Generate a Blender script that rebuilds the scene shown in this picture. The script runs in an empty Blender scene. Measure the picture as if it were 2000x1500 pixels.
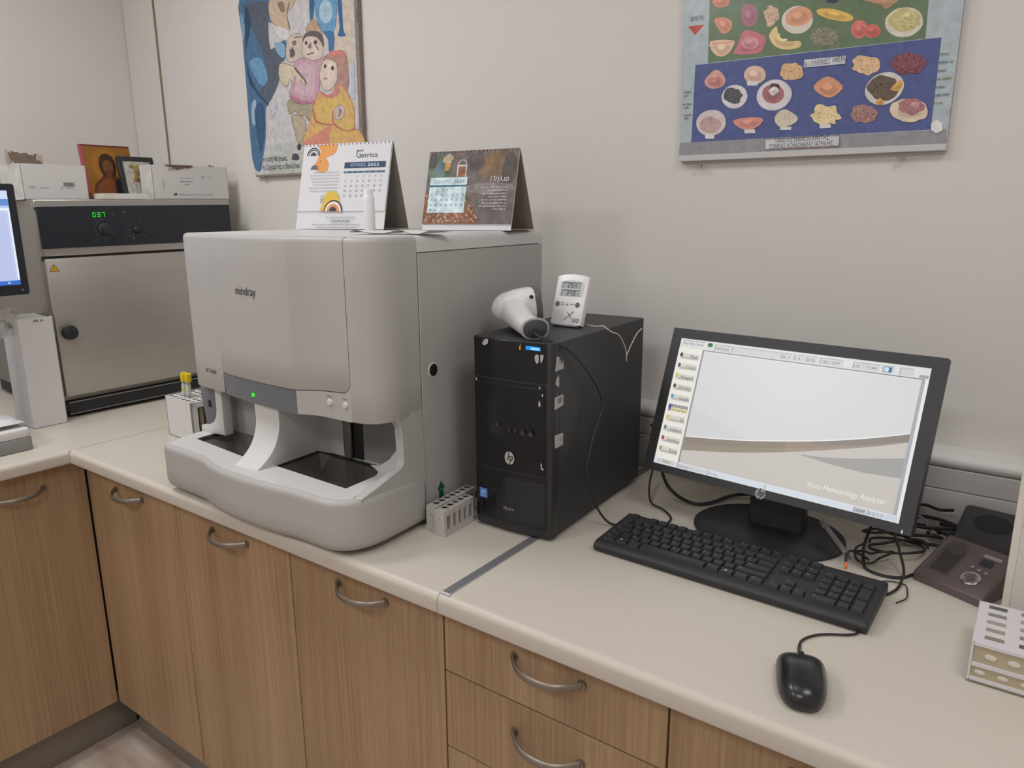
import bpy, bmesh, math, random
from mathutils import Vector, Matrix
from mathutils.geometry import tessellate_polygon
R = random.Random(7)
S = bpy.context.scene
COL = S.collection
PI = math.pi

# ------------------------------------------------------------------ camera
def make_camera():
    yaw, pitch, roll = .6301, -.2309, -.0059
    cy, sy, cp, sp = math.cos(yaw), math.sin(yaw), math.cos(pitch), math.sin(pitch)
    f = Vector((-sy*cp, cy*cp, sp)); r = Vector((cy, sy, 0)); u = r.cross(f)
    r2 = r*math.cos(roll)+u*math.sin(roll); u2 = -r*math.sin(roll)+u*math.cos(roll)
    cd = bpy.data.cameras.new('camera'); cd.sensor_width = 36; cd.lens = 36*1449.46/2000
    cd.clip_start = .02
    co = bpy.data.objects.new('camera', cd); COL.objects.link(co)
    m = Matrix((r2, u2, -f)).transposed().to_4x4(); m.translation = (.724, -.7878, 1.4905)
    co.matrix_world = m
    S.camera = co
make_camera()

# ------------------------------------------------------------------ light
S.view_settings.view_transform = 'Standard'; S.view_settings.look = 'None'
S.view_settings.gamma = 1; S.view_settings.use_curve_mapping = False
S.view_settings.exposure = 0.0
S.cycles.use_denoising = True
S.cycles.max_bounces = 8
W = bpy.data.worlds.new('world'); S.world = W; W.use_nodes = True
W.node_tree.nodes['Background'].inputs[0].default_value = (.9, .93, 1, 1)
W.node_tree.nodes['Background'].inputs[1].default_value = .05
def area(name, loc, sx, sy, power, col):
    l = bpy.data.lights.new(name, 'AREA'); l.shape = 'RECTANGLE'; l.size = sx; l.size_y = sy
    l.energy = power; l.color = col
    o = bpy.data.objects.new(name, l); COL.objects.link(o); o.location = loc
    return o
LAMPS = [(-1.25, -.32, 13.5), (-.05, -.32, 3.5), (1.15, -.32, 8.5), (-1.0, -1.9, 14), (.6, -1.9, 15)]  # leftmost lamp and the rear pair are added fill to brighten walls and room
for x, y, p in LAMPS:
    area('ceiling_lamp_light', (x, y, 2.655), .5, .5, p, (.98, .99, 1.0))

# ------------------------------------------------------------------ materials
def lin(h):
    if isinstance(h, str):
        v = [int(h[i:i+2], 16)/255 for i in (0, 2, 4)]
    else: v = h
    return tuple(((c+.055)/1.055)**2.4 if c > .04045 else c/12.92 for c in v)+(1,)
MC = {}
def mat(name, col, rough=.5, metal=0, spec=.5, emit=None, estr=1, trans=0, alpha=1):
    if name in MC: return MC[name]
    m = bpy.data.materials.new(name); m.use_nodes = True; MC[name] = m
    b = m.node_tree.nodes['Principled BSDF']
    b.inputs['Base Color'].default_value = lin(col); b.inputs['Roughness'].default_value = rough
    b.inputs['Metallic'].default_value = metal; b.inputs['Specular IOR Level'].default_value = spec
    b.inputs['Transmission Weight'].default_value = trans; b.inputs['Alpha'].default_value = alpha
    if emit:
        b.inputs['Emission Color'].default_value = lin(emit); b.inputs['Emission Strength'].default_value = estr
    return m
def noise_mat(name, c1, c2, scale, rough=.5, bump=0, bscale=None, vec=(1, 1, 1), detail=4, metal=0, spec=.5, lo=.35, hi=.65, rvar=0):
    if name in MC: return MC[name]
    m = mat(name, c1, rough, metal, spec); nt = m.node_tree; N = nt.nodes; K = nt.links
    b = N['Principled BSDF']
    tc = N.new('ShaderNodeTexCoord'); mp = N.new('ShaderNodeMapping'); mp.inputs['Scale'].default_value = vec
    K.new(tc.outputs['Object'], mp.inputs['Vector'])
    n = N.new('ShaderNodeTexNoise'); n.inputs['Scale'].default_value = scale; n.inputs['Detail'].default_value = detail
    K.new(mp.outputs['Vector'], n.inputs['Vector'])
    r = N.new('ShaderNodeValToRGB'); r.color_ramp.elements[0].position = lo; r.color_ramp.elements[1].position = hi
    r.color_ramp.elements[0].color = lin(c1); r.color_ramp.elements[1].color = lin(c2)
    K.new(n.outputs['Fac'], r.inputs['Fac']); K.new(r.outputs['Color'], b.inputs['Base Color'])
    if bump:
        n2 = N.new('ShaderNodeTexNoise'); n2.inputs['Scale'].default_value = bscale or scale; n2.inputs['Detail'].default_value = 3
        K.new(mp.outputs['Vector'], n2.inputs['Vector'])
        bp = N.new('ShaderNodeBump'); bp.inputs['Strength'].default_value = bump; bp.inputs['Distance'].default_value = .002
        K.new(n2.outputs['Fac'], bp.inputs['Height']); K.new(bp.outputs['Normal'], b.inputs['Normal'])
    return m
def wood_mat():
    m = mat('oak_laminate', '967150', .42); nt = m.node_tree; N = nt.nodes; K = nt.links; b = N['Principled BSDF']
    tc = N.new('ShaderNodeTexCoord'); mp = N.new('ShaderNodeMapping'); mp.inputs['Scale'].default_value = (1, 1, .010)
    K.new(tc.outputs['Object'], mp.inputs['Vector'])
    oi = N.new('ShaderNodeObjectInfo'); ad = N.new('ShaderNodeVectorMath'); ad.operation = 'ADD'
    K.new(mp.outputs['Vector'], ad.inputs[0]); K.new(oi.outputs['Random'], ad.inputs[1])
    def nz(s, d):
        n = N.new('ShaderNodeTexNoise'); n.inputs['Scale'].default_value = s; n.inputs['Detail'].default_value = d
        K.new(ad.outputs[0], n.inputs['Vector']); return n
    a, c = nz(9, 2), nz(260, 5)
    mx = N.new('ShaderNodeMath'); mx.operation = 'MULTIPLY_ADD'; mx.inputs[1].default_value = .42
    hf = N.new('ShaderNodeMath'); hf.operation = 'MULTIPLY'; hf.inputs[1].default_value = .58
    K.new(c.outputs['Fac'], hf.inputs[0]); K.new(a.outputs['Fac'], mx.inputs[0]); K.new(hf.outputs[0], mx.inputs[2])
    r = N.new('ShaderNodeValToRGB'); e = r.color_ramp.elements
    e[0].position = .36; e[0].color = lin('98795c'); e[1].position = .64; e[1].color = lin('b49777')
    k = e.new(.5); k.color = lin('a7896a')
    K.new(mx.outputs[0], r.inputs['Fac']); K.new(r.outputs['Color'], b.inputs['Base Color'])
    return m
WOOD = wood_mat()
WALL = noise_mat('wall_paint', 'dbd6d2', 'ddd8d3', 3, .8, .08, 38, spec=.2)
CEIL = mat('ceiling_paint', 'e6e3de', .9)
TOP = noise_mat('worktop_laminate', 'c9c1b5', 'ccc4b8', 220, .4, spec=.4)
LEDGE = mat('ledge_laminate', 'dcd9d6', .45)
UPST = mat('upstand_laminate', 'c4c0be', .5)
TILE = noise_mat('floor_marble', 'a9907e', 'd8cabe', 3.0, .22, 0, vec=(1, 3.5, 1), detail=6)
GROUT = mat('grout', '8a7c70', .8)
PLINTH = mat('plinth_grey', '8d867d', .4, .3)
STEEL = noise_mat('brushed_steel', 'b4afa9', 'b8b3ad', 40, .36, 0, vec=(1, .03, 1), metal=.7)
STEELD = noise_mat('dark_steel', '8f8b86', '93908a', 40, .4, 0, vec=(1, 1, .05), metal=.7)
NICKEL = mat('nickel', '968c82', .38, .75)
ALU = mat('aluminium_strip', '9c9ca2', .4, .6)
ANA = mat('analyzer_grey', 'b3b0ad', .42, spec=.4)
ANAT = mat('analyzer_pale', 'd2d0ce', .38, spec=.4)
ANAD = mat('analyzer_band', '6b6e74', .45)
WHITE = mat('white_plastic', 'e2e0df', .3)
CARD = mat('white_card', 'd8d5d3', .65)
CARDS = noise_mat('scuffed_card', 'bdb9b6', 'd2cfcc', 30, .7)
BROWN = mat('raw_cardboard', '6a594d', .85)
BLK = mat('black_plastic', '2b2b2d', .45)
BLKM = noise_mat('black_case', '2f3032', '323335', 300, .5, .05, 600)
GLOSS = mat('gloss_black', '17181c', .16)
KEYB = mat('keyboard_black', '2c2c2f', .5)
CABLE = mat('cable_black', '2a2828', .5)
CABLEW = mat('cable_white', 'cfcac4', .5)
DARK = mat('recess_black', '141414', .5)
RUB = mat('rubber', '1d1d1d', .8)
INKB = mat('ink_black', '2e2c2c', .6)

# ------------------------------------------------------------------ geometry helpers
class MB:
    def __init__(s): s.v = []; s.f = []; s.m = []; s.mats = []
    def mi(s, m):
        if m not in s.mats: s.mats.append(m)
        return s.mats.index(m)
    def add(s, vs, fs, m):
        k = len(s.v); i = s.mi(m)
        s.v += [tuple(p) for p in vs]
        for f in fs: s.f.append([k+a for a in f]); s.m.append(i)
        return s
    def box(s, a, b, m, bev=0, seg=2):
        (x0, y0, z0), (x1, y1, z1) = a, b
        vs = [(x, y, z) for x in (x0, x1) for y in (y0, y1) for z in (z0, z1)]
        fs = [(0, 1, 3, 2), (4, 6, 7, 5), (0, 4, 5, 1), (2, 3, 7, 6), (0, 2, 6, 4), (1, 5, 7, 3)]
        if not bev: return s.add(vs, fs, m)
        bm = bmesh.new(); bv = [bm.verts.new(p) for p in vs]
        for f in fs: bm.faces.new([bv[i] for i in f])
        bmesh.ops.bevel(bm, geom=bm.edges[:], offset=bev, segments=seg, profile=.5, affect='EDGES')
        return s.bm(bm, m)
    def bm(s, bm, m):
        bm.verts.index_update(); s.add([v.co[:] for v in bm.verts], [[v.index for v in f.verts] for f in bm.faces], m); bm.free(); return s
    def prism(s, pts, lo, hi, m, axes='xyz', bev=0, seg=2, top=True, bot=True):
        # pts in the plane of the first two axes, extruded along the third
        ix = ['xyz'.index(c) for c in axes]
        def P(a, b, c):
            o = [0, 0, 0]; o[ix[0]] = a; o[ix[1]] = b; o[ix[2]] = c; return o
        n = len(pts)
        vs = [P(a, b, lo) for a, b in pts]+[P(a, b, hi) for a, b in pts]
        fs = [(i, (i+1) % n, n+(i+1) % n, n+i) for i in range(n)]
        if bot: fs.append(tuple(range(n))[::-1])
        if top: fs.append(tuple(range(n, 2*n)))
        bm = bmesh.new(); bv = [bm.verts.new(p) for p in vs]
        for f in fs: bm.faces.new([bv[i] for i in f])
        bmesh.ops.recalc_face_normals(bm, faces=bm.faces[:])
        if bev:
            cap = [e for e in bm.edges if all(v.index >= 0 for v in e.verts)]
            bm.verts.index_update()
            es = [e for e in bm.edges if (e.verts[0].index < n) == (e.verts[1].index < n)]
            bmesh.ops.bevel(bm, geom=es, offset=bev, segments=seg, profile=.5, affect='EDGES', clamp_overlap=True)
        return s.bm(bm, m)
    def loft(s, rings, m, cap=True, closed=True):
        n = len(rings[0]); vs = [p for r in rings for p in r]; fs = []
        for k in range(len(rings)-1):
            for i in range(n if closed else n-1):
                j = (i+1) % n; fs.append((k*n+i, k*n+j, (k+1)*n+j, (k+1)*n+i))
        if cap: fs += [tuple(range(n))[::-1], tuple(range((len(rings)-1)*n, len(rings)*n))]
        return s.add(vs, fs, m)
    def tube(s, pts, r, m, n=8, smooth=0):
        pts = [Vector(p) for p in pts]
        for _ in range(smooth):
            q = [pts[0]]
            for a, b in zip(pts, pts[1:]): q += [a*.75+b*.25, a*.25+b*.75]
            pts = q+[pts[-1]]
        rings = []; up = Vector((.3, .2, 1)).normalized()
        for i, p in enumerate(pts):
            t = (pts[min(i+1, len(pts)-1)]-pts[max(i-1, 0)]).normalized()
            a = t.cross(up)
            if a.length < 1e-3: a = t.cross(Vector((1, 0, 0)))
            a.normalize(); up = a.cross(t)
            rr = r(i/(len(pts)-1)) if callable(r) else r
            rings.append([p+a*rr*math.cos(2*PI*k/n)+up*rr*math.sin(2*PI*k/n) for k in range(n)])
        return s.loft(rings, m)
    def lathe(s, prof, m, n=20, axis='z', o=(0, 0, 0), cap=True):
        rings = []
        for r, h in prof:
            ring = []
            for k in range(n):
                c, q = r*math.cos(2*PI*k/n), r*math.sin(2*PI*k/n)
                p = {'z': (c, q, h), 'y': (c, h, q), 'x': (h, c, q)}[axis]
                ring.append((p[0]+o[0], p[1]+o[1], p[2]+o[2]))
            rings.append(ring)
        return s.loft(rings, m, cap)
    def build(s, name, parent=None, ang=40, flat=False):
        me = bpy.data.meshes.new(name); me.from_pydata(s.v, [], s.f)
        for m in s.mats: me.materials.append(m)
        me.polygons.foreach_set('material_index', s.m)
        if not flat:
            bm = bmesh.new(); bm.from_mesh(me)
            bmesh.ops.recalc_face_normals(bm, faces=bm.faces[:]); bm.to_mesh(me); bm.free()
            me.polygons.foreach_set('use_smooth', [True]*len(me.polygons)); me.set_sharp_from_angle(angle=math.radians(ang))
        me.update()
        o = bpy.data.objects.new(name, me); COL.objects.link(o)
        if parent: o.parent = parent
        return o

_txt = {}
def text_geo(body, bold=0, shear=0):
    body = body.replace('Ρ', 'P').replace('ρ', 'p').replace('Κ', 'K').replace('σ', 'o')
    key = (body, bold, shear)
    if key in _txt: return _txt[key]
    c = bpy.data.curves.new('t', 'FONT'); c.body = body; c.size = 1; c.offset = bold; c.shear = shear; c.resolution_u = 3; c.fill_mode = 'NONE'
    o = bpy.data.objects.new('t', c); me = o.to_mesh()
    co = [v.co.copy() for v in me.vertices]; nb = {}
    for e in me.edges:
        a, b = e.vertices; nb.setdefault(a, []).append(b); nb.setdefault(b, []).append(a)
    o.to_mesh_clear(); bpy.data.objects.remove(o); bpy.data.curves.remove(c)
    seen = set(); loops = []
    for st in range(len(co)):
        if st in seen or st not in nb: continue
        lp_ = [st]; seen.add(st); cur_ = max(nb[st]) if st+1 not in nb[st] else st+1
        while cur_ not in seen:
            seen.add(cur_); lp_.append(cur_); nx = [q for q in nb[cur_] if q not in seen]
            if not nx: break
            cur_ = nx[0]
        if len(lp_) > 2: loops.append(lp_)
    def area_(l): return sum(co[l[k-1]].x*co[l[k]].y-co[l[k]].x*co[l[k-1]].y for k in range(len(l)))/2
    def inside(p, l):
        r = False
        for k in range(len(l)):
            a, b = co[l[k-1]], co[l[k]]
            if (a.y > p.y) != (b.y > p.y) and p.x < (b.x-a.x)*(p.y-a.y)/(b.y-a.y)+a.x: r = not r
        return r
    vs, fs = [], []
    if loops:
        ar = [area_(l) for l in loops]; outs = {}
        for k, l in enumerate(loops):
            best = None
            for m, l2 in enumerate(loops):
                if m != k and abs(ar[m]) > abs(ar[k]) and inside(co[l[0]], l2) and inside(co[l[len(l)//2]], l2) and (best is None or abs(ar[m]) < abs(ar[best])): best = m
            if best is not None and (ar[best] > 0) != (ar[k] > 0): outs.setdefault(best, []).append(l)
            else: outs.setdefault(k, [])
        outs = [(0, loops[k], h) for k, h in outs.items()]
        for a, l, hs in outs:
            polys = [[co[k] for k in l]]+[[co[k] for k in h] for h in hs]; k0 = len(vs)
            vs += [p[:2] for q in polys for p in q]
            fs += [[k0+k for k in t] for t in tessellate_polygon(polys)]
    if vs:
        x0 = min(v[0] for v in vs); x1 = max(v[0] for v in vs); w = x1-x0
        vs = [((a-x0), b) for a, b in vs]
    else: w = .3
    _txt[key] = (vs, fs, w); return _txt[key]

class Flat:
    """flat print on a plane: origin o, u to the right, v up, n towards the reader; later layers lie a hair further out"""
    def __init__(s, o, u, v, eps=.00002, rough=.5, emit=0, base=.0003, mottle=0):
        s.o = Vector(o); s.u = Vector(u).normalized(); s.v = Vector(v).normalized(); s.n = s.u.cross(s.v)
        s.eps = eps; s.k = 0; s.base = base; s.mb = MB(); s.rough = rough; s.emit = emit; s.mottle = mottle
    def M(s, c):
        if not isinstance(c, str): return c
        if s.emit: return mat('screen_%s_%g' % (c, s.emit), '000000', .3, emit=c, estr=s.emit)
        if s.mottle:
            h = [int(c[i:i+2], 16)/255 for i in (0, 2, 4)]; k = s.mottle
            return noise_mat('poster_%s_%g' % (c, k), tuple(v*(1-k) for v in h), tuple(min(1, v*(1+k)) for v in h), 55, s.rough, detail=8, spec=.3, lo=.3, hi=.7)
        return mat('print_%s_%g' % (c, s.rough), c, s.rough, spec=.3)
    def raw(s, vs, fs, c):
        d = s.n*(s.base+s.eps*s.k); s.k += 1
        s.mb.add([s.o+s.u*a+s.v*b+d for a, b in vs], fs, s.M(c)); return s
    def poly(s, pts, c):
        # fan from centroid when needed keeps concave outlines right through ear clipping by bmesh
        bm = bmesh.new(); vs = [bm.verts.new((a, b, 0)) for a, b in pts]
        f = bm.faces.new(vs); bmesh.ops.triangulate(bm, faces=[f])
        bm.verts.index_update()
        r = s.raw([v.co[:2] for v in bm.verts], [[v.index for v in f.verts] for f in bm.faces], c); bm.free(); return r
    def stroke(s, pts, w, c, closed=True):
        P = [Vector(p) for p in pts]; n = len(P); vs = []
        for i, p in enumerate(P):
            a, b = (P[i-1], P[(i+1) % n]) if closed else (P[max(i-1, 0)], P[min(i+1, n-1)])
            t = b-a; t = t.normalized() if t.length > 1e-9 else Vector((1, 0)); q = Vector((-t.y, t.x))*w/2
            vs += [tuple(p+q), tuple(p-q)]
        m = n if closed else n-1
        return s.raw(vs, [(2*i, 2*i+1, (2*i+3) % (2*n), (2*i+2) % (2*n)) for i in range(m)], c)
    def rect(s, a, b, c): return s.raw([a, (b[0], a[1]), b, (a[0], b[1])], [(0, 1, 2, 3)], c)
    def ell(s, x, y, rx, ry, c, n=18): return s.raw([(x+rx*math.cos(2*PI*i/n), y+ry*math.sin(2*PI*i/n)) for i in range(n)], [tuple(range(n))], c)
    def arc(s, x, y, r0, r1, a0, a1, c, n=16):
        vs = []
        for i in range(n+1):
            t = math.radians(a0+(a1-a0)*i/n); vs += [(x+r0*math.cos(t), y+r0*math.sin(t)), (x+r1*math.cos(t), y+r1*math.sin(t))]
        return s.raw(vs, [(2*i, 2*i+1, 2*i+3, 2*i+2) for i in range(n)], c)
    def text(s, body, x, y, h, c, w=None, bold=0, al='l', shear=0, rot=0):
        """h: cap height; w: fit the width to this"""
        vs, fs, tw = text_geo(body, bold, shear); k = h/.70; kx = k if w is None else w/tw
        dx = {'l': 0, 'c': -.5, 'r': -1}[al]*tw*kx; cr, sr = math.cos(rot), math.sin(rot)
        pts = []
        for a, b in vs:
            p, q = a*kx+dx, b*k; pts.append((x+p*cr-q*sr, y+p*sr+q*cr))
        return s.raw(pts, fs, c)
    def scribble(s, x, y, h, w, c, al='l', seed=1):
        # print too small to read in the photograph: word-like runs of strokes
        q = random.Random(seed); x0 = x if al == 'l' else (x-w if al == 'r' else x-w/2); e = x0+w; vs, fs = [], []
        while x0 < e-h*.3:
            for _ in range(q.randint(2, 8)):
                if x0 > e-h*.3: break
                lw = h*q.uniform(.30, .5); t = h*.13; k = len(vs); hh = h*q.choice((.7, .7, 1))
                for a, b, c_, d in ((x0, y, x0+t, y+hh), (x0, y+hh*.45, x0+lw, y+hh*.45+t), (x0+lw-t, y, x0+lw, y+h*.7)):
                    vs += [(a, b), (c_, b), (c_, d), (a, d)]
                fs += [(k+4*i, k+4*i+1, k+4*i+2, k+4*i+3) for i in range(3)]; x0 += lw+h*.16
            x0 += h*.45
        return s.raw(vs, fs, c)
    def seg(s, txt, x, y, h, w, gap, c, t=.16):
        D = {'0': 'abcdef', '1': 'bc', '2': 'abged', '3': 'abgcd', '4': 'fgbc', '5': 'afgcd', '6': 'afgedc', '7': 'abc', '8': 'abcdefg', '9': 'abcdfg'}
        T = t*h/1.3; vs = []; fs = []
        for ch in txt:
            if ch == '.':
                q = (x-gap*.75, y, x-gap*.75+T, y+T); rs = [q]
            else:
                B = {'a': (x, y+h-T, x+w, y+h), 'd': (x, y, x+w, y+T), 'g': (x, y+h/2-T/2, x+w, y+h/2+T/2), 'f': (x, y+h/2, x+T, y+h),
                     'e': (x, y, x+T, y+h/2), 'b': (x+w-T, y+h/2, x+w, y+h), 'c': (x+w-T, y, x+w, y+h/2)}
                rs = [B[k] for k in D[ch]]; x += w+gap
            for a, b, c_, d in rs:
                k = len(vs); vs += [(a, b), (c_, b), (c_, d), (a, d)]; fs.append((k, k+1, k+2, k+3))
        return s.raw(vs, fs, c)
    def build(s, name, parent=None): return s.mb.build(name, parent, flat=True)

def thing(name, label, cat, loc=(0, 0, 0), rot=(0, 0, 0), group=None):
    o = bpy.data.objects.new(name, None); COL.objects.link(o); o.empty_display_size = .05
    o.location = loc; o.rotation_euler = rot; o['label'] = label; o['category'] = cat
    if group: o['group'] = group
    return o
def tag(o, label, cat, group=None):
    o['label'] = label; o['category'] = cat
    if group: o['group'] = group
    return o
def lab(o, label): o['label'] = label; return o
def struct(o): o['kind'] = 'structure'; return o
def rrect(x0, y0, x1, y1, r, n=5, rs=None):
    rs = rs or [r]*4; o = []
    for (cx, cy, a0), q in zip(((x1, y0, -90), (x1, y1, 0), (x0, y1, 90), (x0, y0, 180)), rs):
        sx = -1 if cx == x1 else 1; sy = -1 if cy == y1 else 1
        if q < 1e-5: o.append((cx, cy)); continue
        for i in range(n+1):
            t = math.radians(a0+90*i/n); o.append((cx+sx*q+q*math.cos(t), cy+sy*q+q*math.sin(t)))
    return o
def closed_spline(pts, n=3):
    P = [Vector(p) for p in pts]; L = len(P); o = []
    for i in range(L):
        a, b, c, d = P[i-1], P[i], P[(i+1) % L], P[(i+2) % L]
        for k in range(n):
            t = k/n; o.append(tuple(.5*((2*b)+(c-a)*t+(2*a-5*b+4*c-d)*t*t+(3*b-a-3*c+d)*t**3)))
    return o
def spline(pts, n=6):
    """Catmull-Rom through 2-D or 3-D points"""
    P = [Vector(p) for p in pts]; P = [P[0]*2-P[1]]+P+[P[-1]*2-P[-2]]; o = []
    for i in range(1, len(P)-2):
        for k in range(n):
            t = k/n; a, b, c, d = P[i-1:i+3]
            o.append(.5*((2*b)+(c-a)*t+(2*a-5*b+4*c-d)*t*t+(3*b-a-3*c+d)*t**3))
    return [tuple(p) for p in o]+[tuple(P[-2])]
# ------------------------------------------------------------------ room
WY, WX = .80, -2.22            # back wall and left wall planes
RX, FY, CZ = 2.1, -2.7, 2.7
def slab(name, a, b, m): return struct(MB().box(a, b, m).build(name))
slab('wall_back', (WX-.1, WY, 0), (RX+.1, WY+.1, CZ), WALL)
slab('wall_left', (WX-.1, FY, 0), (WX, WY, CZ), WALL)
slab('wall_right', (RX, FY, 0), (RX+.1, WY, CZ), WALL)
slab('wall_front', (WX-.1, FY-.1, 0), (RX+.1, FY, CZ), WALL)
slab('ceiling', (WX-.1, FY-.1, CZ), (RX+.1, WY+.1, CZ+.1), CEIL)
fl = slab('floor', (WX-.1, FY-.1, -.1), (RX+.1, WY+.1, -.004), GROUT)
tm = None
for i in range(10):
    for j in range(7):
        if tm is None:
            t = MB().box((0, 0, -.004), (.447, .447, 0), TILE, .001, 1).build('tile', fl); tm = t.data
        else:
            t = bpy.data.objects.new('tile', tm); COL.objects.link(t); t.parent = fl
        t.location = (WX+.04+.45*i-.05, FY+.24+.45*j, 0)
struct(MB().box((-2.0125, WY-.005, .9), (-2.0055, WY, CZ), mat('cable_strip', '8a7358', .6), .001, 1).build('trim_1'))
struct(MB().box((-2.215, WY-.0035, .9), (-2.0127, WY, CZ), WALL).build('trim_4'))
# laminate ledge with a bullnose and the upstand below it
prof = [(WY, 1.02), (WY, 1.045)]+[(.745+.0125*math.cos(t), 1.0325+.0125*math.sin(t)) for t in [PI/2+PI*k/8 for k in range(9)]]
struct(MB().prism(prof, -.9, RX, LEDGE, 'yzx').build('trim_2'))
struct(MB().box((-.9, .7355, .9795), (RX, WY, 1.0195), UPST, .001, 1).box((-.9, .731, .90), (RX, WY, .978), UPST, .002, 2).build('trim_3'))
# ceiling luminaires (above the frame); the left and rear ones are added fill
for k, (x, y, p_) in enumerate(LAMPS):
    t = thing('ceiling_light', ['square white ceiling light above the steel incubator', 'square white ceiling light above the blood analyzer', 'square white ceiling light above the mouse', 'square white ceiling light over the left of the room, away from the bench', 'square white ceiling light over the right of the room, away from the bench'][k], 'ceiling light', (x, y, 2.7))
    MB().box((-.3, -.3, -.04), (.3, .3, 0), WHITE, .004, 1).build('housing', t)

# ------------------------------------------------------------------ cabinets and worktops
YC, XL = .05, -1.285
X0, X1, X2, X3 = -.0326, -.4387, -.8552, .3749
def handle(parent, x, y, z, axis='x'):
    pts = []
    for k in range(15):
        t = -1+2*k/14; pts.append((.062*t, -.030*(1-abs(t)**2.6)-.002, -.004*(1-t*t)))
    if axis == 'y': pts = [(-b, a, c) for a, b, c in pts]
    mb = MB()
    n = 8; rings = []
    for i, p in enumerate(pts):
        p = Vector(p); tg = (Vector(pts[min(i+1, 14)])-Vector(pts[max(i-1, 0)])).normalized()
        side = tg.cross(Vector((0, 0, 1))).normalized()
        rings.append([p+side*.0035*math.cos(2*PI*k/n)+Vector((0, 0, 1))*.0065*math.sin(2*PI*k/n) for k in range(n)])
    mb.loft(rings, NICKEL)
    for q in (pts[0], pts[-1]):
        q = Vector(q); ax = 'y' if axis == 'x' else 'x'
        mb.lathe([(.0075, -.001), (.0075, .003)] if axis == 'x' else [(.0075, -.003), (.0075, .001)], NICKEL, 12, ax, q)
    h = mb.build('handle', parent); h.location = (x, y, z); return h
def cabinet(name, label, x0, x1, fronts, group, depth=.64):
    w = x1-x0
    t = thing(name, label, 'cabinet', (x0, YC, 0), group=group)
    MB().box((.001, .0195, .13), (w-.001, depth, .862), WOOD).build('carcass', t)
    MB().box((0, .05, 0), (w, .066, .128), PLINTH).build('plinth', t)
    for z0, z1 in fronts:
        dr = len(fronts) > 1
        d = MB().box((.0015, 0, z0), (w-.0015, .018, z1), WOOD, .0012, 1).build('drawer' if dr else 'door', t)
        handle(d, w/2+.005, -.002, z1-.052)
    return t
G = 'oak laminate base cabinets under the bench'
D1 = [(.13, .861)]
cabinet('base_cabinet', 'oak laminate cabinet door in the inside corner of the bench', XL+.003, X2, D1, G)
cabinet('base_cabinet', 'oak laminate cabinet door under the left half of the analyzer', X2, X1, D1, G)
cabinet('base_cabinet', 'oak laminate cabinet door between the analyzer front and the drawers', X1, X0, D1, G)
cabinet('drawer_cabinet', 'oak laminate drawer cabinet with bow handles below the keyboard', X0, X3, [(.727, .861), (.578, .7245), (.43, .5755), (.13, .4275)], G)
cabinet('base_cabinet', 'oak laminate cabinet front at the far right below the mouse', X3, .82, D1, G)
t = thing('side_cabinet', 'oak laminate cabinet of the left leg of the bench, facing right', 'cabinet', (XL, YC, 0), group=G)
MB().box((-.62, -.9, .13), (-.0195, .0, .862), WOOD).build('carcass', t)
MB().box((-.07, -1.6, 0), (-.05, .064, .128), PLINTH).build('plinth', t)
for y0, y1 in ((-.47, -.0025), (-.9, -.473)):
    d = MB().box((-.018, y0, .13), (0, y1, .861), WOOD, .0012, 1).build('door', t)
    handle(d, .002, y1-.165, .81, 'y')
# worktops
def nose(d, sgn=1, back=.7305):
    # profile: depth coordinate runs from the front edge (0) backwards
    o = [(back, .866), (back, .9)]
    for k in range(9):
        a = PI/2+PI/2*k/8; o.append((.012+.012*math.cos(a), .888+.012*math.sin(a)))
    for k in range(5):
        a = PI+PI/2*k/4; o.append((.004+.004*math.cos(a), .870+.004*math.sin(a)))
    return o
t = thing('worktop', 'pale cream laminate worktop under the analyzer, left of the metal joint', 'worktop', (0, 0, 0), group='cream laminate worktops')
MB().prism(nose(0), -1.2445, -.0006, TOP, 'yzx').build('top_panel', t)
t = thing('worktop', 'pale cream laminate worktop under the keyboard and mouse', 'worktop', (0, 0, 0), group='cream laminate worktops')
MB().prism(nose(0), .0006, 1.5, TOP, 'yzx').build('top_panel', t)
lab(MB().box((.0008, .012, .9), (.0185, .7305, .9016), ALU, .0005, 1).build('joint_strip', t), 'grey metal joint strip')
lab(MB().box((-.0005, .0065, .9), (.0198, .0125, .902), mat('strip_cap', 'c9c8ca', .4), .0006, 1).build('strip_end_cap', t), 'pale end cap of the metal strip')
t = thing('worktop', 'pale cream laminate worktop of the left leg under the steel incubator', 'worktop', (-1.245, 0, 0), group='cream laminate worktops')
MB().prism([(-a, b) for a, b in nose(0, back=WX*-1-1.245)], -1.6, -.0005, TOP, 'xzy').box((WX+1.245, -.0005, .866), (-.0008, WY, .9), TOP, .0008, 1).build('top_panel', t)
lab(MB().box((-.0007, .018, .8992), (.0012, .7, .9004), mat('seam_grey', '8e8e9c', .6)).build('joint_seam', t), 'thin grey seam where the worktops meet')
# ------------------------------------------------------------------ haematology analyzer (origin: right side, at the front seam, on the worktop)
an = thing('blood_analyzer', 'large pale grey benchtop blood analyzer with a curved front and two sample trays', 'lab analyzer', (-.1915, .183, .9), (0, 0, .055))
AH = .547
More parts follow.
